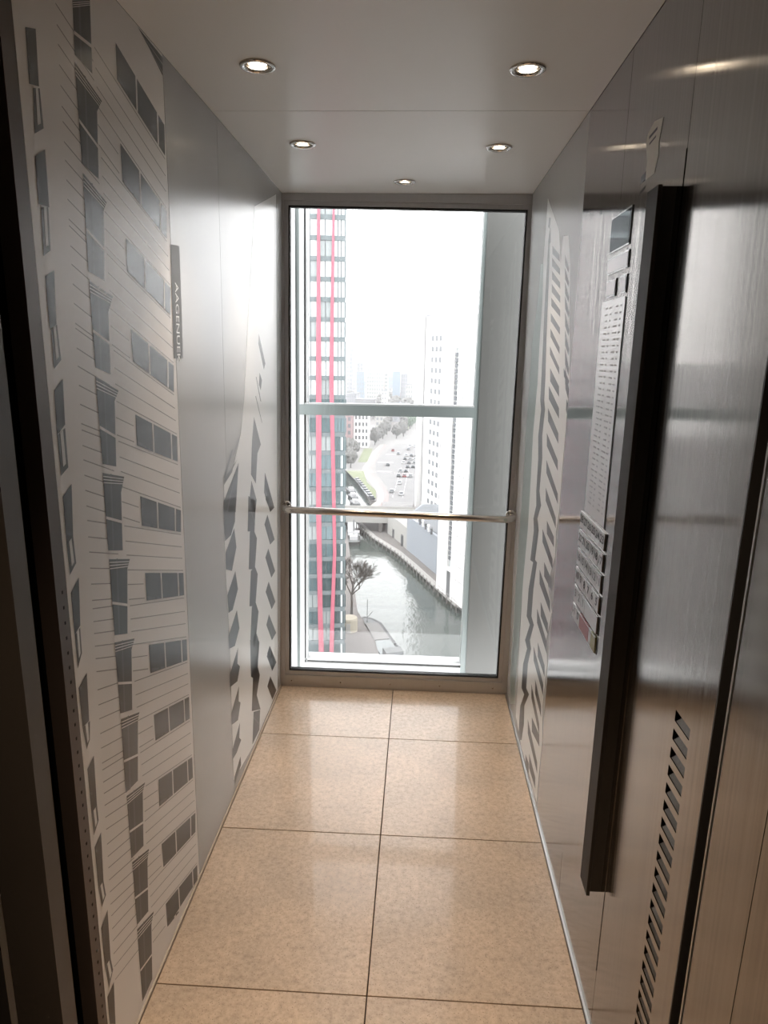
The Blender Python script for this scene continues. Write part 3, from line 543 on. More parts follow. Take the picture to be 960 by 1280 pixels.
vbar('transom_lip', 'c', 'g', 1.362, 1.370, Y2-0.006, Y2+0.03, 'white_frame')  # top edge of the transom coloured paler, as the sky would light it
for z0, z1, dy, mm in ((-0.068, -0.058, 0.0, 'white_frame'), (-0.078, -0.068, 0.02, 'gasket'), (-0.125, -0.078, -0.012, 'white_frame'), (-0.15, -0.125, 0.0, 'grey_frame')):
    vbar('frame_sill', 'c', 'g', z0, z1, Y2+dy, Y2+0.09, mm)
vbar('spandrel_panel', 'c', 'g', ZB, -0.15, Y2+0.0, Y2+0.08, 'grey_panel')
vbar('pane', 'f', 'g', -0.06, 1.309, Y2+0.028, Y2+0.036, 'cglass')
vbar('pane', 'f', 'g', 1.370, 3.4, Y2+0.028, Y2+0.036, 'cglass')

# ------------------------------------------------------------------ the city outside, about 55 m below
GW, GL = -55.0, -53.5       # water level, street level
X = dict(
    land=mat('pale_paving', (0.15, 0.145, 0.14), 0.9, vary=0.18, vscale=0.08), road=mat('asphalt', (0.122, 0.119, 0.118), 0.9, vary=0.1, vscale=0.1),
    cycle=mat('reddish_cycle_track', (0.19, 0.15, 0.145), 0.9), path=mat('cream_footpath', (0.23, 0.22, 0.20), 0.9), mark=mat('road_paint', (0.375, 0.375, 0.370), 0.8),
    grass=mat('winter_grass', (0.11, 0.125, 0.065), 0.95, vary=0.25, vscale=0.3), quay=mat('quay_stone', (0.110, 0.100, 0.095), 0.9, vary=0.2, vscale=0.6),
    water=water(), red=mat('red_cladding', (0.27, 0.06, 0.09), 0.5), slab=mat('grey_floor_edge', (0.085, 0.105, 0.110), 0.5), mull=mat('dark_mullion', (0.030, 0.037, 0.040), 0.5),
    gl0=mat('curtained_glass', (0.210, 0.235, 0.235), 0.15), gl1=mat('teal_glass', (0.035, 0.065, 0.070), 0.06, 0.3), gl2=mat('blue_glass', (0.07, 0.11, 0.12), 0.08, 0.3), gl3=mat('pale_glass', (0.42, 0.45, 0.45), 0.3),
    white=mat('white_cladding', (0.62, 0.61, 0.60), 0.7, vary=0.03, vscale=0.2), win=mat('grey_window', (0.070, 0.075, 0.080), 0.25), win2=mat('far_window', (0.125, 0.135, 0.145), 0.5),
    seam=mat('cladding_seam', (0.210, 0.210, 0.215), 0.8),
    blue=mat('pale_blue_cladding', (0.19, 0.21, 0.235), 0.6, vary=0.05, vscale=0.3), conc=mat('pale_concrete', (0.250, 0.245, 0.230), 0.8), roof=mat('grey_roof', (0.100, 0.107, 0.115), 0.9, vary=0.2, vscale=0.3),
    pink=mat('pinkish_brick', (0.210, 0.135, 0.135), 0.9), brick=mat('grey_brick', (0.165, 0.155, 0.155), 0.9), bark=mat('winter_bark', (0.065, 0.058, 0.052), 0.95), crown=mat('bare_twigs', (0.085, 0.083, 0.077), 1.0, vary=0.3, vscale=0.6),
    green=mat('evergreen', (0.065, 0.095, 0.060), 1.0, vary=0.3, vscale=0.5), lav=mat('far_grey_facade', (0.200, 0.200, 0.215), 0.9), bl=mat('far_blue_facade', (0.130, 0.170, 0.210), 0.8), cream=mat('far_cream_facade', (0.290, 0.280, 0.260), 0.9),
    hull=mat('dark_hull', (0.035, 0.035, 0.037), 0.6), deck=mat('barge_deck', (0.11, 0.115, 0.115), 0.8), hatch=mat('barge_hatch', (0.15, 0.165, 0.165), 0.6), kiosk=mat('beige_kiosk', (0.260, 0.235, 0.185), 0.8),
    carw=mat('white_car', (0.375, 0.375, 0.380), 0.3), cars=mat('silver_car', (0.190, 0.195, 0.200), 0.3, 0.3), cark=mat('black_car', (0.015, 0.015, 0.018), 0.3), carr=mat('red_car', (0.175, 0.025, 0.025), 0.3), glassc=mat('car_glass', (0.020, 0.025, 0.030), 0.1),
)
# water and land: land is built as slabs around the canal
mb = MB(); mb.quad([(-500, 20, GW), (500, 20, GW), (500, 700, GW), (-500, 700, GW)]); tag(mb.build('canal_water', X['water']), kind='structure')
def slab(name, pts, z1, z0, mm, label=None, cat=None, kind='structure', group=None):
    mb = MB(); mb.prism(pts, z0, z1); o = mb.build(name, X[mm]); tag(o, label, cat, group, kind); return o
def area(name, pts, z, mm, kind='structure', th=0.04): return slab(name, pts, z, z-th, mm, kind=kind)
RQ = [(11.445, 149.7), (5.8, 165.9), (0.7, 180.7), (-4.0, 193.3), (-12.0, 209.3), (-19.0, 229.5)]     # right quay edge
slab('quay', [(60, 149.0)] + [(500, 60), (500, 700), (-12, 700)] + [(-14, 262), (-16.5, 245)] + RQ[::-1][0:] , GL, GW-1, 'quay')
slab('quay', [(-2.0, 104), (-6.1, 117.5), (-6.75, 127.4), (-10, 138.3), (-11.9, 144.1), (-24.0, 232), (-27.5, 262), (-32.5, 309), (-60, 420), (-500, 700), (-500, 20), (-2, 20)], GL, GW-1, 'quay')
slab('quay', [(-26, 310), (-17.6, 263.6), (-12, 262), (-12, 701), (-120, 701), (-58, 430)], GL-0.01, GW-1, 'quay')
mb = MB(); mb.quad([(-3000, 700, GL-.02), (3000, 700, GL-.02), (3000, 5000, GL-.02), (-3000, 5000, GL-.02)]); tag(mb.build('ground', X['land']), kind='structure')
area('pavement', [(-30, 60), (-2.6, 105), (-7.0, 128), (-12.2, 144), (-15, 165), (-40, 165)], GL+0.05, 'quay')
area('pavement', [(-3.5, 262), (-17.6, 263.8), (-26, 300), (-60, 430), (-60, 560), (60, 560), (60, 240), (10, 240)], GL+0.02, 'land')
area('road', [(-4, 262), (-13.0, 262), (-12.0, 290), (-20, 330), (-22.0, 366), (-14, 440), (6, 440), (4, 330), (0, 262)], GL+0.08, 'road')
def strip(name, pts, w, z, mm):
    mb = MB(); n = len(pts)
    L_ = []
    for i, p in enumerate(pts):
        a = Vector(pts[max(0, i-1)]); b = Vector(pts[min(n-1, i+1)]); d = (b-a).normalized(); nn = Vector((-d.y, d.x))*w/2
        L_.append((Vector(p)+nn, Vector(p)-nn))
    for a, b in zip(L_[:-1], L_[1:]): mb.quad([(a[1].x, a[1].y, z), (b[1].x, b[1].y, z), (b[0].x, b[0].y, z), (a[0].x, a[0].y, z)])
    return tag(mb.build(name, X[mm]), kind='structure')
PT = [(-14.5, 250), (-12.2, 262), (-12.6, 275), (-14.6, 288), (-18.4, 305), (-22.6, 322), (-24.2, 341), (-23.6, 368), (-23.2, 400), (-21.0, 434)]
strip('footpath', [(x-1.6, y) for x, y in PT], 2.6, GL+0.14, 'path'); strip('cycle_track', [(x+.6, y) for x, y in PT], 2.0, GL+0.18, 'cycle')
area('lawn', [(-34.0, 330.4), (-25.8, 331.6), (-22.0, 301.9), (-16.8, 283), (-15.6, 266), (-17.7, 268.7), (-23.0, 290.2), (-29.3, 313.1)], GL+0.20, 'grass')
area('lawn', [(-31.2, 359), (-32.2, 413), (-27.0, 414), (-26.2, 360)], GL+0.20, 'grass')
area('lawn', [(-13, 520), (-8, 520), (-7, 620), (-16, 620)], GL+0.20, 'grass')
mb = MB()
for (x0, y0, x1, y1) in ((-20.8, 360, -12.6, 361.6), (-19, 331, -12.3, 332.4), (-18, 390, -11, 391.5)): mb.box((x0, y0, GL+.09), (x1, y1, GL+.11))
for k in range(11): mb.box((-9.4+k*.12, 270+k*7, GL+.09), (-9.1+k*.12, 274+k*7, GL+.11))
for k in range(11): mb.box((-5.4+k*.1, 270+k*7, GL+.09), (-5.15+k*.1, 274+k*7, GL+.11))
k_ = mb.build('road_markings', X['mark']); tag(k_, 'white lane lines and crossings painted on the far road', 'road marking', kind='stuff')
# road bridge across the canal
br = empty('road_bridge', (-12, 221, -50)); tag(br, 'low grey road bridge crossing the canal behind the handrail', 'bridge')
brb = Vector(br.location)
mb = MB(); mb.box((-70, 213.5, -50.3), (0, 229.5, -49.2)); at_parent(mb, brb).build('deck', X['conc'], br)
for y in (213.5, 229.2):
    mb = MB(); mb.box((-70, y, -49.2), (0, y+.3, -48.3)); at_parent(mb, brb).build('parapet', X['conc'], br)
mb = MB(); mb.box((-70, 215.5, -49.2), (0, 227.5, -49.12)); at_parent(mb, brb).build('carriageway', X['road'], br)
for x in (-33, -23.8, -11.5, -1.2):
    mb = MB(); mb.box((x, 214.5, GW-.5), (x+1.0, 228.5, -50.3)); at_parent(mb, brb).build('pier', X['quay'], br)
mb = MB(); mb.hexa([(-11, 229.5, GL), (-1, 229.5, GL), (-1, 262, GL), (-13, 262, GL), (-11, 229.5, -49.2), (-1, 229.5, -49.2), (-1, 262, GL+.1), (-13, 262, GL+.1)]); at_parent(mb, brb).build('ramp', X['road'], br)

# red striped tower
th = math.radians(8.5); R0 = Vector((-11.33, 112.0, 0)); du = Vector((math.cos(th), math.sin(th), 0)); dn = Vector((math.sin(th), -math.cos(th), 0))
def RT(u, w, z): p = R0 + du*(-u) + dn*w; return (p.x, p.y, z)       # u: metres left of the right-hand edge, w: out of the facade
rt_ = empty('striped_tower', RT(10, 0, GL)); tag(rt_, 'tall glass tower with two pinkish red vertical stripes at the left of the window', 'building'); rtb = Vector(rt_.location)
TW = 24.0
def rbx(mb, u0, u1, w0, w1, z0, z1, mi=0): mb.box((u0, w0, z0), (u1, w1, z1), mi, RT)
mb = MB(); rbx(mb, 0.15, TW, -18, -0.35, GL, 34); at_parent(mb, rtb).build('core', X['mull'], rt_)
BAYS = [(0.12, 1.75), (2.35, 3.85), (4.55, 6.3), (6.7, 8.9), (9.3, 11.4), (11.8, 14), (14.4, 16.6), (17, 19.2), (19.6, 21.6), (22, 23.9)]
FH = 2.985; Z0 = 9.8
ks = range(-21, 8)
mu = MB()
for k in ks:
    zc = Z0 + FH*k
    mb = MB(); rbx(mb, 0.0, TW, -0.4, 0.0, zc-0.34, zc+0.34); at_parent(mb, rtb).build('floor_band', X['slab'], rt_)
    for bi, (u0, u1) in enumerate(BAYS[:5]):
        zl, zh = zc+0.34, zc+FH-0.34
        if zh > 33: continue
        hgt = zc
        if hgt > -6: mm = rnd.choice(['gl3', 'gl3', 'gl0'])  # upper panes paler: sky reflection and haze painted into the glass colour
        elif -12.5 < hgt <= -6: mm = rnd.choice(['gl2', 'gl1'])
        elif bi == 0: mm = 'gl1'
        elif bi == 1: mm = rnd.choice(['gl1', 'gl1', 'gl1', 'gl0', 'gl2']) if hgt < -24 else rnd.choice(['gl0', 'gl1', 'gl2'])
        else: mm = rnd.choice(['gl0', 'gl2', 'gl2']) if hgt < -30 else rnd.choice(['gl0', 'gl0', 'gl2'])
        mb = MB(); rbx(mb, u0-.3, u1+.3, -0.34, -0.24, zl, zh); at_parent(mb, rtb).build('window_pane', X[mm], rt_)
        mw = (u0+u1)/2
        for uu in ([u0+.55, u0+1.05] if bi == 0 else [mw]): rbx(mu, uu-.05, uu+.05, -0.24, -0.16, zl, zh)
        if bi == 0 and hgt < -14:
            mb = MB(); rbx(mb, 0.35, 0.75, -0.23, -0.17, zl+.1, zh-.1); at_parent(mb, rtb).build('bright_panel', X['gl3'], rt_)
m_ = at_parent(mu, rtb).build('mullion', X['mull'], rt_); m_['kind'] = 'stuff'
mb = MB(); rbx(mb, -0.02, 0.14, -0.4, 0.02, GL, 34); at_parent(mb, rtb).build('corner_post', X['slab'], rt_)
def fin(pts, name='red_stripe'):
    mb = MB()
    for (x0, w0, z0), (x1, w1, z1) in zip(pts[:-1], pts[1:]):
        c = []
        for (x, w, z) in ((x0, w0, z0), (x1, w1, z1)):
            u = (R0.x - x)/math.cos(th)
            c.append([RT(u+w/2, 0.0, z), RT(u-w/2, 0.0, z), RT(u-w/2, 0.28, z), RT(u+w/2, 0.28, z)])
        a, b = c; mb.hexa([*b, *a] if z1 < z0 else [*a, *b])
    at_parent(mb, rtb).build(name, X['red'], rt_)
fin([(-15.3, .36, 34), (-15.36, .42, 25.3), (-15.45, .55, 12), (-15.49, .85, -1.9), (-15.6, .85, -24), (-15.42, .8, -42), (-15.15, .95, GL)])
fin([(-13.1, .3, 34), (-13.12, .32, 23.3), (-13.31, .45, 12.7), (-13.51, .65, -1.8), (-13.45, .65, -5.6), (-13.2, .62, -18.6), (-13.0, .55, -30.8), (-13.35, .65, -40.8), (-13.66, .8, GL)])
fin([(-18.2, .5, 34), (-18.2, .85, 0), (-18.4, .85, GL)]); fin([(-20.7, .4, 34), (-21.0, .65, 0), (-20.6, .8, GL)])

# rear office tower (rows of four windows) and the slim tower in front of it
rear = empty('office_tower', (4, 235, GL)); tag(rear, 'white office tower with regular rows of four windows and a dark ribbed end', 'building'); reb = Vector(rear.location)
P0, P1 = Vector((2.0, 247.5, 0)), Vector((9.4, 226.0, 0)); fu = (P1-P0).normalized(); fL = (P1-P0).length; fn = Vector((-fu.y, fu.x, 0)); fn = fn if fn.y < 0 or fn.x < 0 else -fn
if fn.x > 0: fn = -fn
def OT_(s, w, z): p = P0 + fu*s + fn*w; return (p.x, p.y, z)
def obx(mb, s0, s1, w0, w1, z0, z1, mi=0): mb.box((s0, w0, z0), (s1, w1, z1), mi, OT_)
mb = MB(); obx(mb, 0, fL, -14, 0, GL, 14.5); at_parent(mb, reb).build('body', X['white'], rear)
mb = MB(); obx(mb, -3.0, -1.4, -12, 1.6, GL, 15.5); at_parent(mb, reb).build('end_slab', X['white'], rear)
mb = MB(); obx(mb, -1.4, 0, -12, -0.5, GL, 15.0); at_parent(mb, reb).build('recess', X['win2'], rear)
mb = MB()
for k in range(100):
    z = -50 + k*.65
    if z < 14.5: obx(mb, -1.3, -0.1, -0.5, -0.2, z, z+.34)
o = at_parent(mb, reb).build('stair_rib', X['win'], rear); o['kind'] = 'stuff'
for k in range(17):
    zc = -48.4 + k*3.47
    for j in range(4):
        s = fL*(0.27 + j*0.165)
        if zc > 5: 
            if j == 3: continue
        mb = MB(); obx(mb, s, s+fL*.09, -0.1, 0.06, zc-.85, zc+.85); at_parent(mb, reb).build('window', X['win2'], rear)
fr = empty('slim_tower', (8, 155, GL)); tag(fr, 'plain white tower rising from the quay with one ladder of narrow louvres', 'building'); frb = Vector(fr.location)
Q0, Q1 = Vector((5.66, 161.5, 0)), Vector((11.7, 147.0, 0)); qu = (Q1-Q0).normalized(); qL = (Q1-Q0).length; qn = Vector((qu.y, -qu.x, 0)); qn = qn if qn.x < 0 else -qn
def FT(s, w, z): p = Q0 + qu*s + qn*w; return (p.x, p.y, z)
def fbx(mb, s0, s1, w0, w1, z0, z1, mi=0): mb.box((s0, w0, z0), (s1, w1, z1), mi, FT)
mb = MB(); fbx(mb, 0, 5.7, -16, 0, GL, 8.0); at_parent(mb, frb).build('body', X['white'], fr)
mb = MB(); fbx(mb, 8.2, qL, -16, 0.25, GL, 9.0); at_parent(mb, frb).build('body', X['white'], fr)
mb = MB(); fbx(mb, 5.7, 8.2, -16, -0.5, GL, 3.2); at_parent(mb, frb).build('louvre_recess', X['gl3'], fr)
mb = MB(); fbx(mb, 5.7, 8.2, -0.5, 0.0, GL, GL+6.5); at_parent(mb, frb).build('entrance', X['win'], fr)
mb = MB(); fbx(mb, 5.7, 8.2, -0.5, 0.3, GL+6.5, GL+7.1); at_parent(mb, frb).build('canopy', X['white'], fr)
for k in range(40):
    z = -44.5 + k*1.18
    mb = MB(); fbx(mb, 5.85, 6.85, -0.5, -0.15, z, z+.72); at_parent(mb, frb).build('louvre', X['win2'], fr)
    mb = MB(); fbx(mb, 7.05, 8.05, -0.5, -0.15, z-.1, z+.62); at_parent(mb, frb).build('louvre', X['win2'], fr)
mb = MB()
for z in [-48+3.4*k for k in range(17)]: fbx(mb, 8.25, qL, 0.25, 0.27, z, z+.09)
for s in (11, 13): fbx(mb, s, s+.06, 0.25, 0.27, GL, 9)
o = at_parent(mb, frb).build('cladding_seam', X['seam'], fr); o['kind'] = 'stuff'
mb = MB(); fbx(mb, qL, qL+14, -18, -3.0, GL, -22); at_parent(mb, frb).build('low_wing', X['blue'], fr)

# quayside hall
hall = empty('quayside_hall', (2, 186, GL)); tag(hall, 'low hall with pale blue wall and grey roof along the canal quay', 'building'); hb2 = Vector(hall.location)
HB = [(5.9, 172.2), (0.8, 187.0), (-2.2, 195.0)]
mb = MB(); mb.prism([HB[0], (40, 172), (40, 212), (2, 212), HB[2], HB[1]], GL, -43.5); at_parent(mb, hb2).build('blue_wall', X['blue'], hall)
mb = MB(); mb.prism([(6.6, 173), (40, 173), (40, 211), (2.6, 211), (-1.4, 196)], -43.5, -43.3); at_parent(mb, hb2).build('roof', X['roof'], hall)
mb = MB(); mb.prism([HB[2], (2, 212), (-4, 213.2), (-8.6, 213.2), (-6.8, 209), (-4.3, 202)], GL, -47.2); at_parent(mb, hb2).build('white_end', X['conc'], hall)
mb = MB(); mb.box((-6.9, 207.6, GL), (-5.9, 209.4, GL+2.6)); at_parent(mb, hb2).build('door', X['win'], hall)
mb = MB(); mb.box((-4.0, 198.6, GL), (-2.9, 200.4, GL+3.2)); at_parent(mb, hb2).build('door', X['win'], hall)
for k in range(6):
    mb = MB(); c = Vector((4.2 - k*0.75, 174.5 + k*2.6, -43.5)); mb.box((c.x, c.y, c.z), (c.x+.5, c.y+2.0, c.z+1.6)); at_parent(mb, hb2).build('roof_fin', X['white' if k % 2 else 'win'], hall)
# timber walkway with piles along the right quay
wk = empty('quay_walkway', (0, 182, GL)); tag(wk, 'narrow walkway on piles with railing along the right bank', 'walkway'); wkb = Vector(wk.location)
mb = MB(); L_ = []
for i, p in enumerate(RQ):
    a = Vector(RQ[max(0, i-1)]); b = Vector(RQ[min(len(RQ)-1, i+1)]); d = (b-a).normalized(); nn = Vector((-d.y, d.x)); nn = nn if nn.x < 0 else -nn
    L_.append((Vector(p), Vector(p)+nn*1.6, nn))
for a, b in zip(L_[:-1], L_[1:]):
    mb.hexa([(a[0].x, a[0].y, GL-.3), (a[1].x, a[1].y, GL-.3), (b[1].x, b[1].y, GL-.3), (b[0].x, b[0].y, GL-.3), (a[0].x, a[0].y, GL+.1), (a[1].x, a[1].y, GL+.1), (b[1].x, b[1].y, GL+.1), (b[0].x, b[0].y, GL+.1)])
at_parent(mb, wkb).build('deck', X['conc'], wk)
rl = MB(); n_ = 0
for a, b in zip(L_[:-1], L_[1:]):
    sg = (b[1]-a[1]).length; m0 = int(sg/2.6)
    for j in range(m0):
        p = a[1].lerp(b[1], j/m0); q2 = a[0].lerp(b[0], j/m0)
        mb = MB(); mb.tube([(p.x, p.y, GW-.5), (p.x, p.y, GL+.3)], 0.16, 8); at_parent(mb, wkb).build('pile', X['quay'], wk)
        mb = MB(); mb.tube([(p.x, p.y, GL+.1), (p.x, p.y, GL+1.1)], 0.05, 6); at_parent(mb, wkb).build('railing_post', X['conc'], wk)
    rl.tube([(a[1].x, a[1].y, GL+1.1), (b[1].x, b[1].y, GL+1.1)], 0.05, 6)
at_parent(rl, wkb).build('top_rail', X['conc'], wk)

# boats
def vessel(name, c, ang, Ln, Wd, label, kindb):
    o = empty(name, (c[0], c[1], GW)); o.rotation_euler.z = ang; tag(o, label, 'boat')
    def hullpts(s, z): return [(-Ln/2, -Wd*.36*s, z), (-Ln/2+.8, -Wd/2*s, z), (Ln*.32, -Wd/2*s, z), (Ln*.44, -Wd*.3*s, z), (Ln/2, 0, z), (Ln*.44, Wd*.3*s, z), (Ln*.32, Wd/2*s, z), (-Ln/2+.8, Wd/2*s, z), (-Ln/2, Wd*.36*s, z)]
    mb = MB(); a = hullpts(.85, -.3); b = hullpts(1, 1.1); n = len(a)
    for i in range(n): mb.quad([a[i], a[(i+1) % n], b[(i+1) % n], b[i]])
    mb.build('hull', X['hull'], o)
    mb = MB(); mb.quad([(px*.95, py*.84, pz) for px, py, pz in hullpts(.97, 1.0)]); mb.build('deck', X['deck'], o)
    mb = MB(); c = [(px*.95, py*.84, 1.0) for px, py, pz in hullpts(.97, 1.0)]
    for i in range(n): mb.quad([b[i], b[(i+1) % n], c[(i+1) % n], c[i]])
    mb.build('gunwale', X['hull'], o)
    if kindb == 'barge':
        for x0, x1, mm in ((-Ln*.05, Ln*.30, 'carw'), (-Ln*.32, -Ln*.07, 'hatch')):
            mb = MB(); mb.box((x0, -Wd*.33, 1.0), (x1, Wd*.33, 1.5)); mb.build('hatch_cover', X['hatch' if mm == 'hatch' else 'land'], o)
        mb = MB(); mb.box((-Ln*.46, -Wd*.3, 1.0), (-Ln*.36, Wd*.3, 3.2)); wh = mb.build('wheelhouse', X['deck'], o)
        mb = MB(); mb.box((-Ln*.465, -Wd*.25, 2.2), (-Ln*.355, Wd*.25, 2.9)); mb.build('window', X['win'], wh)
        mb = MB(); mb.tube([(Ln*.38, 0, 1), (Ln*.38, 0, 6)], .07, 6); mb.build('mast', X['hull'], o)
        mb = MB(); mb.tube([(Ln*.38, 0, 2), (Ln*.2, 0, 5)], .05, 6); mb.build('boom', X['hull'], o)
        for k in range(5):
            mb = MB(); mb.box((-Ln*.33+k*1.1, -Wd*.45, 1.0), (-Ln*.33+k*1.1+.4, -Wd*.38, 1.5)); mb.build('bollard', X['hull'], o)
    else:
        mb = MB(); mb.box((-Ln*.25, -Wd*.3, 1.0), (Ln*.1, Wd*.3, 2.2)); mb.build('cabin', X['carw'], o)
        if kindb == 'work':
            mb = MB(); mb.tube([(Ln*.2, 0, 1), (Ln*.2, 0, 6.5)], .25, 6); mb.build('crane_mast', X['deck'], o)
            mb = MB(); mb.box((Ln*.12, -Wd*.45, 2.4), (Ln*.28, Wd*.45, 3.0)); mb.build('crane_platform', X['carw'], o)
    return o
vessel('barge', (-6.4, 130.3), math.atan2(21, -7.0), 25, 5.6, 'long moored barge with pale hatch covers at the paved left bank', 'barge')
vessel('work_boat', (-18.8, 207.5), math.radians(95), 9, 4, 'small work boat with a crane mast in front of the bridge', 'work')
for i, (x, y) in enumerate(((-23.5, 262), (-25.5, 274), (-27.5, 286))):
    vessel('canal_boat', (x, y), math.radians(108), 9, 3, ['canal boat moored just beyond the bridge, nearest of three', 'middle canal boat of three moored beyond the bridge', 'farthest of three canal boats moored beyond the bridge'][i], 'small')
kk = empty('kiosk', (-12.6, 133.0, GL)); tag(kk, 'round beige kiosk under the bare tree on the left bank', 'kiosk')
mb = MB(); mb.lathe([(1.7, 0), (1.7, 2.6), (1.55, 2.9), (0, 3.1)], (0, 0, 0), 24); mb.build('drum', X['kiosk'], kk, smooth=False)
mb = MB(); mb.box((-0.5, -1.76, 0.05), (0.4, -1.6, 2.1)); mb.build('door', X['conc'], kk)

# trees without leaves
def bare_tree(name, x, y, h, label, group, depth=5, seed=1, z=GL):
    r = random.Random(seed); o = empty(name, (x, y, z)); tag(o, label, 'tree', group)
    tr = MB(); tr.tube([(0, 0, 0), (0.05*h*.1, 0, h*.16), (0, 0.02*h, h*.32)], [h*.022, h*.018, h*.015], 7); tr.build('trunk', X['bark'], o)
    mb = MB()
    def grow(p, d, ln, rad, n):
        q = p + d*ln; mb.tube([p, p.lerp(q, .5) + Vector((r.uniform(-1, 1), r.uniform(-1, 1), 0))*ln*.06, q], [rad, rad*.8, rad*.6], 4 if n < 4 else 5, caps=False)
        if n == 0: return
        for _ in range(4):
            dd = (d + Vector((r.uniform(-1, 1), r.uniform(-1, 1), r.uniform(-.35, .6)))*.75).normalized(); grow(q.lerp(p, r.uniform(0, .35)), dd, ln*r.uniform(.62, .82), max(rad*.6, h*.0022), n-1)
    for _ in range(5): grow(Vector((0, 0.02*h, h*.3)), Vector((r.uniform(-.9, .9), r.uniform(-.9, .9), 1)).normalized(), h*.22, h*.011, depth-1)
    mb.build('branches', X['bark'], o)
    return o
bare_tree('bare_tree', -13.0, 141.5, 15.0, 'big leafless tree standing by the round kiosk', 'bare trees on the left bank', 5, 3)
bare_tree('bare_tree', -17.6, 147.5, 11.0, 'leafless tree half behind the striped tower by the bank', 'bare trees on the left bank', 5, 8)
TR = []
def blob_tree(x, y, h, r, label, group, mm, seed):
    q = random.Random(seed); o = empty('park_tree', (x, y, GL)); tag(o, label, 'tree', group)
    bm = bmesh.new(); bmesh.ops.create_icosphere(bm, subdivisions=3, radius=1.0)
    for v in bm.verts:
        nz = noise.noise(v.co*2.3 + Vector((seed*3.1, 0, 0)))*.45 + noise.noise(v.co*6 + Vector((0, seed, 0)))*.22
        v.co = v.co*(1+nz); v.co.x *= r; v.co.y *= r; v.co.z = v.co.z*h*.38 + h*.62
    me = bpy.data.meshes.new('crown'); bm.to_mesh(me); bm.free(); me.materials.append(X[mm]); put('crown', me, o)
    mb = MB(); mb.tube([(0, 0, 0), (0, 0, h*.5)], [.35, .2], 6); mb.build('trunk', X['bark'], o)
q = random.Random(4)
spots = [(-35+q.uniform(-2, 2), 368+8*k, 'crown') for k in range(3)] + [(-25.5+q.uniform(-2, 2), 432+11*k, 'crown') for k in range(5)] + [(-21+q.uniform(-3, 3), 455+12*k, 'crown') for k in range(6)] + [(-13+q.uniform(-3, 3), 468+14*k, 'crown') for k in range(5)] + [(-6+q.uniform(-2, 2), 520+14*k, 'green') for k in range(4)] + [(-33, 341, 'crown'), (-34, 352, 'crown')]
kept = [(-27.5, 520, 'h')]
for i, (x, y, mm) in enumerate(spots):
    if any((x-a)**2+(y-b)**2 < 92 for a, b, _ in kept): continue
    kept.append((x, y, mm))
    blob_tree(x, y, q.uniform(8, 12), q.uniform(2.6, 3.4), 'grey leafless park tree beyond the roads' if mm == 'crown' else 'green park tree at the right end of the far tree belt', 'grey park trees' if mm == 'crown' else 'green park trees', mm, i)

# cars
def car_mesh(mm):
    mb = MB(); mb.box((-2.1, -.88, .25), (2.1, .88, .85)); mb.hexa([(-1.5, -.8, .85), (1.1, -.8, .85), (1.1, .8, .85), (-1.5, .8, .85), (-1.1, -.68, 1.42), (.5, -.68, 1.42), (.5, .68, 1.42), (-1.1, .68, 1.42)], 1)
    for x in (-1.3, 1.3):
        for s in (-.9, .72): mb.box((x-.3, s, 0), (x+.3, s+.18, .6), 2)
    mb.box((-1.05, -.66, 1.42), (.45, .66, 1.46), 0)
    o = mb.build('car_body', [X[mm], X['glassc'], X['hull']]); me = o.data; bpy.data.objects.remove(o); return me
CM = [car_mesh(m_) for m_ in ('carw', 'cars', 'cark', 'carr')]; CN = ['white', 'silver', 'black', 'red']
def car(x, y, a, k, z, place, group):
    o = put('car', CM[k]); o.location = (x, y, z); o.rotation_euler.z = a; tag(o, CN[k]+' car '+place, 'car', group)
for k in range(7):
    for j in range(9):
        if q.random() < .85: car(-7.5+k*1.0*(1+j*.02)+j*.42-1+k*1.7, 318+j*13.5, math.pi/2+.05, q.choice([0, 1, 2, 2, 0, 3]), GL+.1, 'in the car park beside the white towers', 'cars in the big car park')
for k in range(9): car(-27.6+k*1.15*1.0+1.0, 305-k*4.9, math.radians(108), q.choice([0, 0, 1, 2]), GL+.05, 'parked along the lawn beside the canal', 'cars along the lawn')
for k, (x, y) in enumerate(((-10, 280), (-7.5, 300), (-15, 350), (-11, 392), (-6, 275), (-14.5, 405))): car(x, y, math.pi/2, [1, 0, 2, 1, 0, 3][k], GL+.1, 'driving on the curved road', 'cars on the curved road')
for k in range(5): car(-37.5-k*1.8, 352+k*10, math.pi/2+.2, q.choice([0, 1, 2]), GL+.05, 'parked by the pinkish houses', 'cars by the houses')

# buildings of the city
def block(x, y, w, d, h, mm, label, group=None, nx=4, nz=4, winm='win2', z0=GL, roof=True, fr=.55):
    o = empty('apartment_building', (x, y, z0)); tag(o, label, 'building', group)
    mb = MB(); mb.box((-w/2, -d/2, 0), (w/2, d/2, h)); mb.build('wall', X[mm], o)
    if roof: mb = MB(); mb.box((-w/2-.2, -d/2-.2, h), (w/2+.2, d/2+.2, h+.4)); mb.build('roof', X['roof'], o)
    cw, ch = w/nx, h/nz
    for i in range(nx):
        for j in range(nz):
            mb = MB(); mb.box(((-nx/2+i+.5-fr/2)*cw, -d/2-.08, (j+.5-fr/2)*ch), ((-nx/2+i+.5+fr/2)*cw, -d/2+.1, (j+.5+fr/2)*ch)); mb.build('window', X[winm], o)
    return o
block(-46.2, 414, 14, 12, 24, 'pink', 'pinkish brick house block at the foot of the striped tower', nx=5, nz=6, winm='win')
block(-34.4, 425, 8.5, 12, 20, 'white', 'white house block with square windows beside the pinkish one', nx=4, nz=5, winm='win')
block(-27.5, 520, 9, 12, 18, 'cream', 'cream narrow house behind the tree belt', nx=3, nz=5)
block(-57.5, 905, 21, 14, 52-14, 'cream', 'broad cream tower block with a grid of windows on the skyline', nx=7, nz=8)
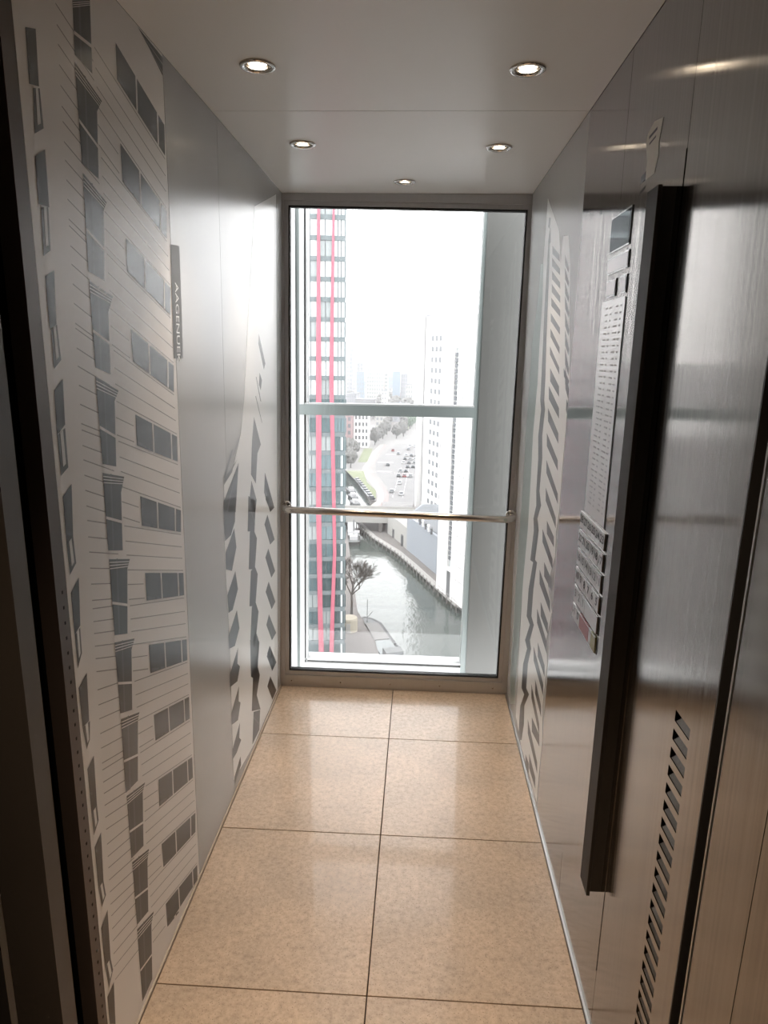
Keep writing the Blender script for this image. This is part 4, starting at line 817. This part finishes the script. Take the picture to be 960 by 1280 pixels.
block(-44.0, 915, 5, 14, 32, 'cream', 'narrow cream side wing of the broad skyline block', nx=1, nz=7)
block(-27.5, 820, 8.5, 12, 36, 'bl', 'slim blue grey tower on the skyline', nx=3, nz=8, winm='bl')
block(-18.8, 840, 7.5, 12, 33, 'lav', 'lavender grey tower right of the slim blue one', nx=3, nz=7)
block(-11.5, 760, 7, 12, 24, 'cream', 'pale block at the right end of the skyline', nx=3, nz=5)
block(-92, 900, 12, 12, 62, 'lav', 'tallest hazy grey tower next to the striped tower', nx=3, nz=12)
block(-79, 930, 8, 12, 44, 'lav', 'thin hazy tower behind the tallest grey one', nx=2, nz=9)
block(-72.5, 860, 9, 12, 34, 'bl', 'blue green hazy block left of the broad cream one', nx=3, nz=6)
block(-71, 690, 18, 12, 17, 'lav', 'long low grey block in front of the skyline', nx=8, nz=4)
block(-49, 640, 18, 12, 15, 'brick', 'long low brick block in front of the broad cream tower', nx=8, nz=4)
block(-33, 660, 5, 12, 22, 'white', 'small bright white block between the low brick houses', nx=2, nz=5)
PLACED = []
def free(x, y, rr):
    if any((x-a)**2+(y-b)**2 < (rr+c)**2 for a, b, c in PLACED): return False
    PLACED.append((x, y, rr)); return True
for (x, y) in ((-57.5, 905), (-44, 915), (-27.5, 820), (-18.8, 840), (-11.5, 760), (-92, 900), (-79, 930), (-72.5, 860), (-71, 690), (-49, 640), (-33, 660), (-27.5, 520)): PLACED.append((x, y, 9))
n_ = 0
for i in range(400):
    y = q.uniform(585, 1500); x = q.uniform(-0.13, -0.01)*y
    w_ = q.uniform(9, 20)
    if -66 < x < -38 and y < 905: continue
    if not free(x, y, w_*.72): continue
    mm = q.choice(['lav', 'cream', 'brick', 'bl', 'pink']); n_ += 1
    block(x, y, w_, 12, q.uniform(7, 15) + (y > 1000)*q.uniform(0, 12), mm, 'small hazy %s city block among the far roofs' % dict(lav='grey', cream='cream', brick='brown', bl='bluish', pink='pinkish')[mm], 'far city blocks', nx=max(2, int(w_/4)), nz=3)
    if n_ >= 40: break
n_ = 0
for i in range(300):
    y = q.uniform(545, 880); x = q.uniform(-0.13, -0.01)*y; rr = q.uniform(4, 6)
    if not free(x, y, rr*1.5): continue
    blob_tree(x, y, q.uniform(9, 13), rr, 'hazy tree among the far city roofs', 'far city trees', 'crown', 50+i); n_ += 1
    if n_ >= 26: break
# things that look alike are told apart by their order across the view
ORD = 'first second third fourth fifth sixth seventh eighth ninth tenth eleventh twelfth thirteenth fourteenth fifteenth sixteenth seventeenth eighteenth nineteenth twentieth'.split()
def ordinal(k):
    if k < 20: return ORD[k]
    t, u = divmod(k+1, 10); tens = {2: 'twenty', 3: 'thirty', 4: 'forty', 5: 'fifty'}[t]
    return (tens[:-1]+'ieth') if u == 0 else tens+'-'+ORD[u-1]
same = {}
for o in COL.objects:
    if o.parent is None and 'label' in o and 'group' in o: same.setdefault(o['label'], []).append(o)
for lab, os_ in same.items():
    if len(os_) > 1:
        os_.sort(key=lambda o: o.location.x/o.location.y)
        for k, o in enumerate(os_): o['label'] = lab + ', ' + ordinal(k) + ' from left'

# haze hanging over the city
hz = bpy.data.materials.new('city_haze'); hz.use_nodes = True; nt = hz.node_tree; nt.nodes.remove(nt.nodes['Principled BSDF'])
vs = nt.nodes.new('ShaderNodeVolumeScatter'); vs.inputs['Density'].default_value = HAZE; vs.inputs['Anisotropy'].default_value = 0.2; vs.inputs['Color'].default_value = (0.97, 0.98, 1, 1)
nt.links.new(vs.outputs[0], nt.nodes['Material Output'].inputs['Volume'])
X['haze'] = hz
mb = MB(); mb.box((-900, 30, GW-2), (900, 1900, 60)); o = mb.build('haze', hz); tag(o, 'thin grey haze over the canal and the city', 'haze', kind='stuff')
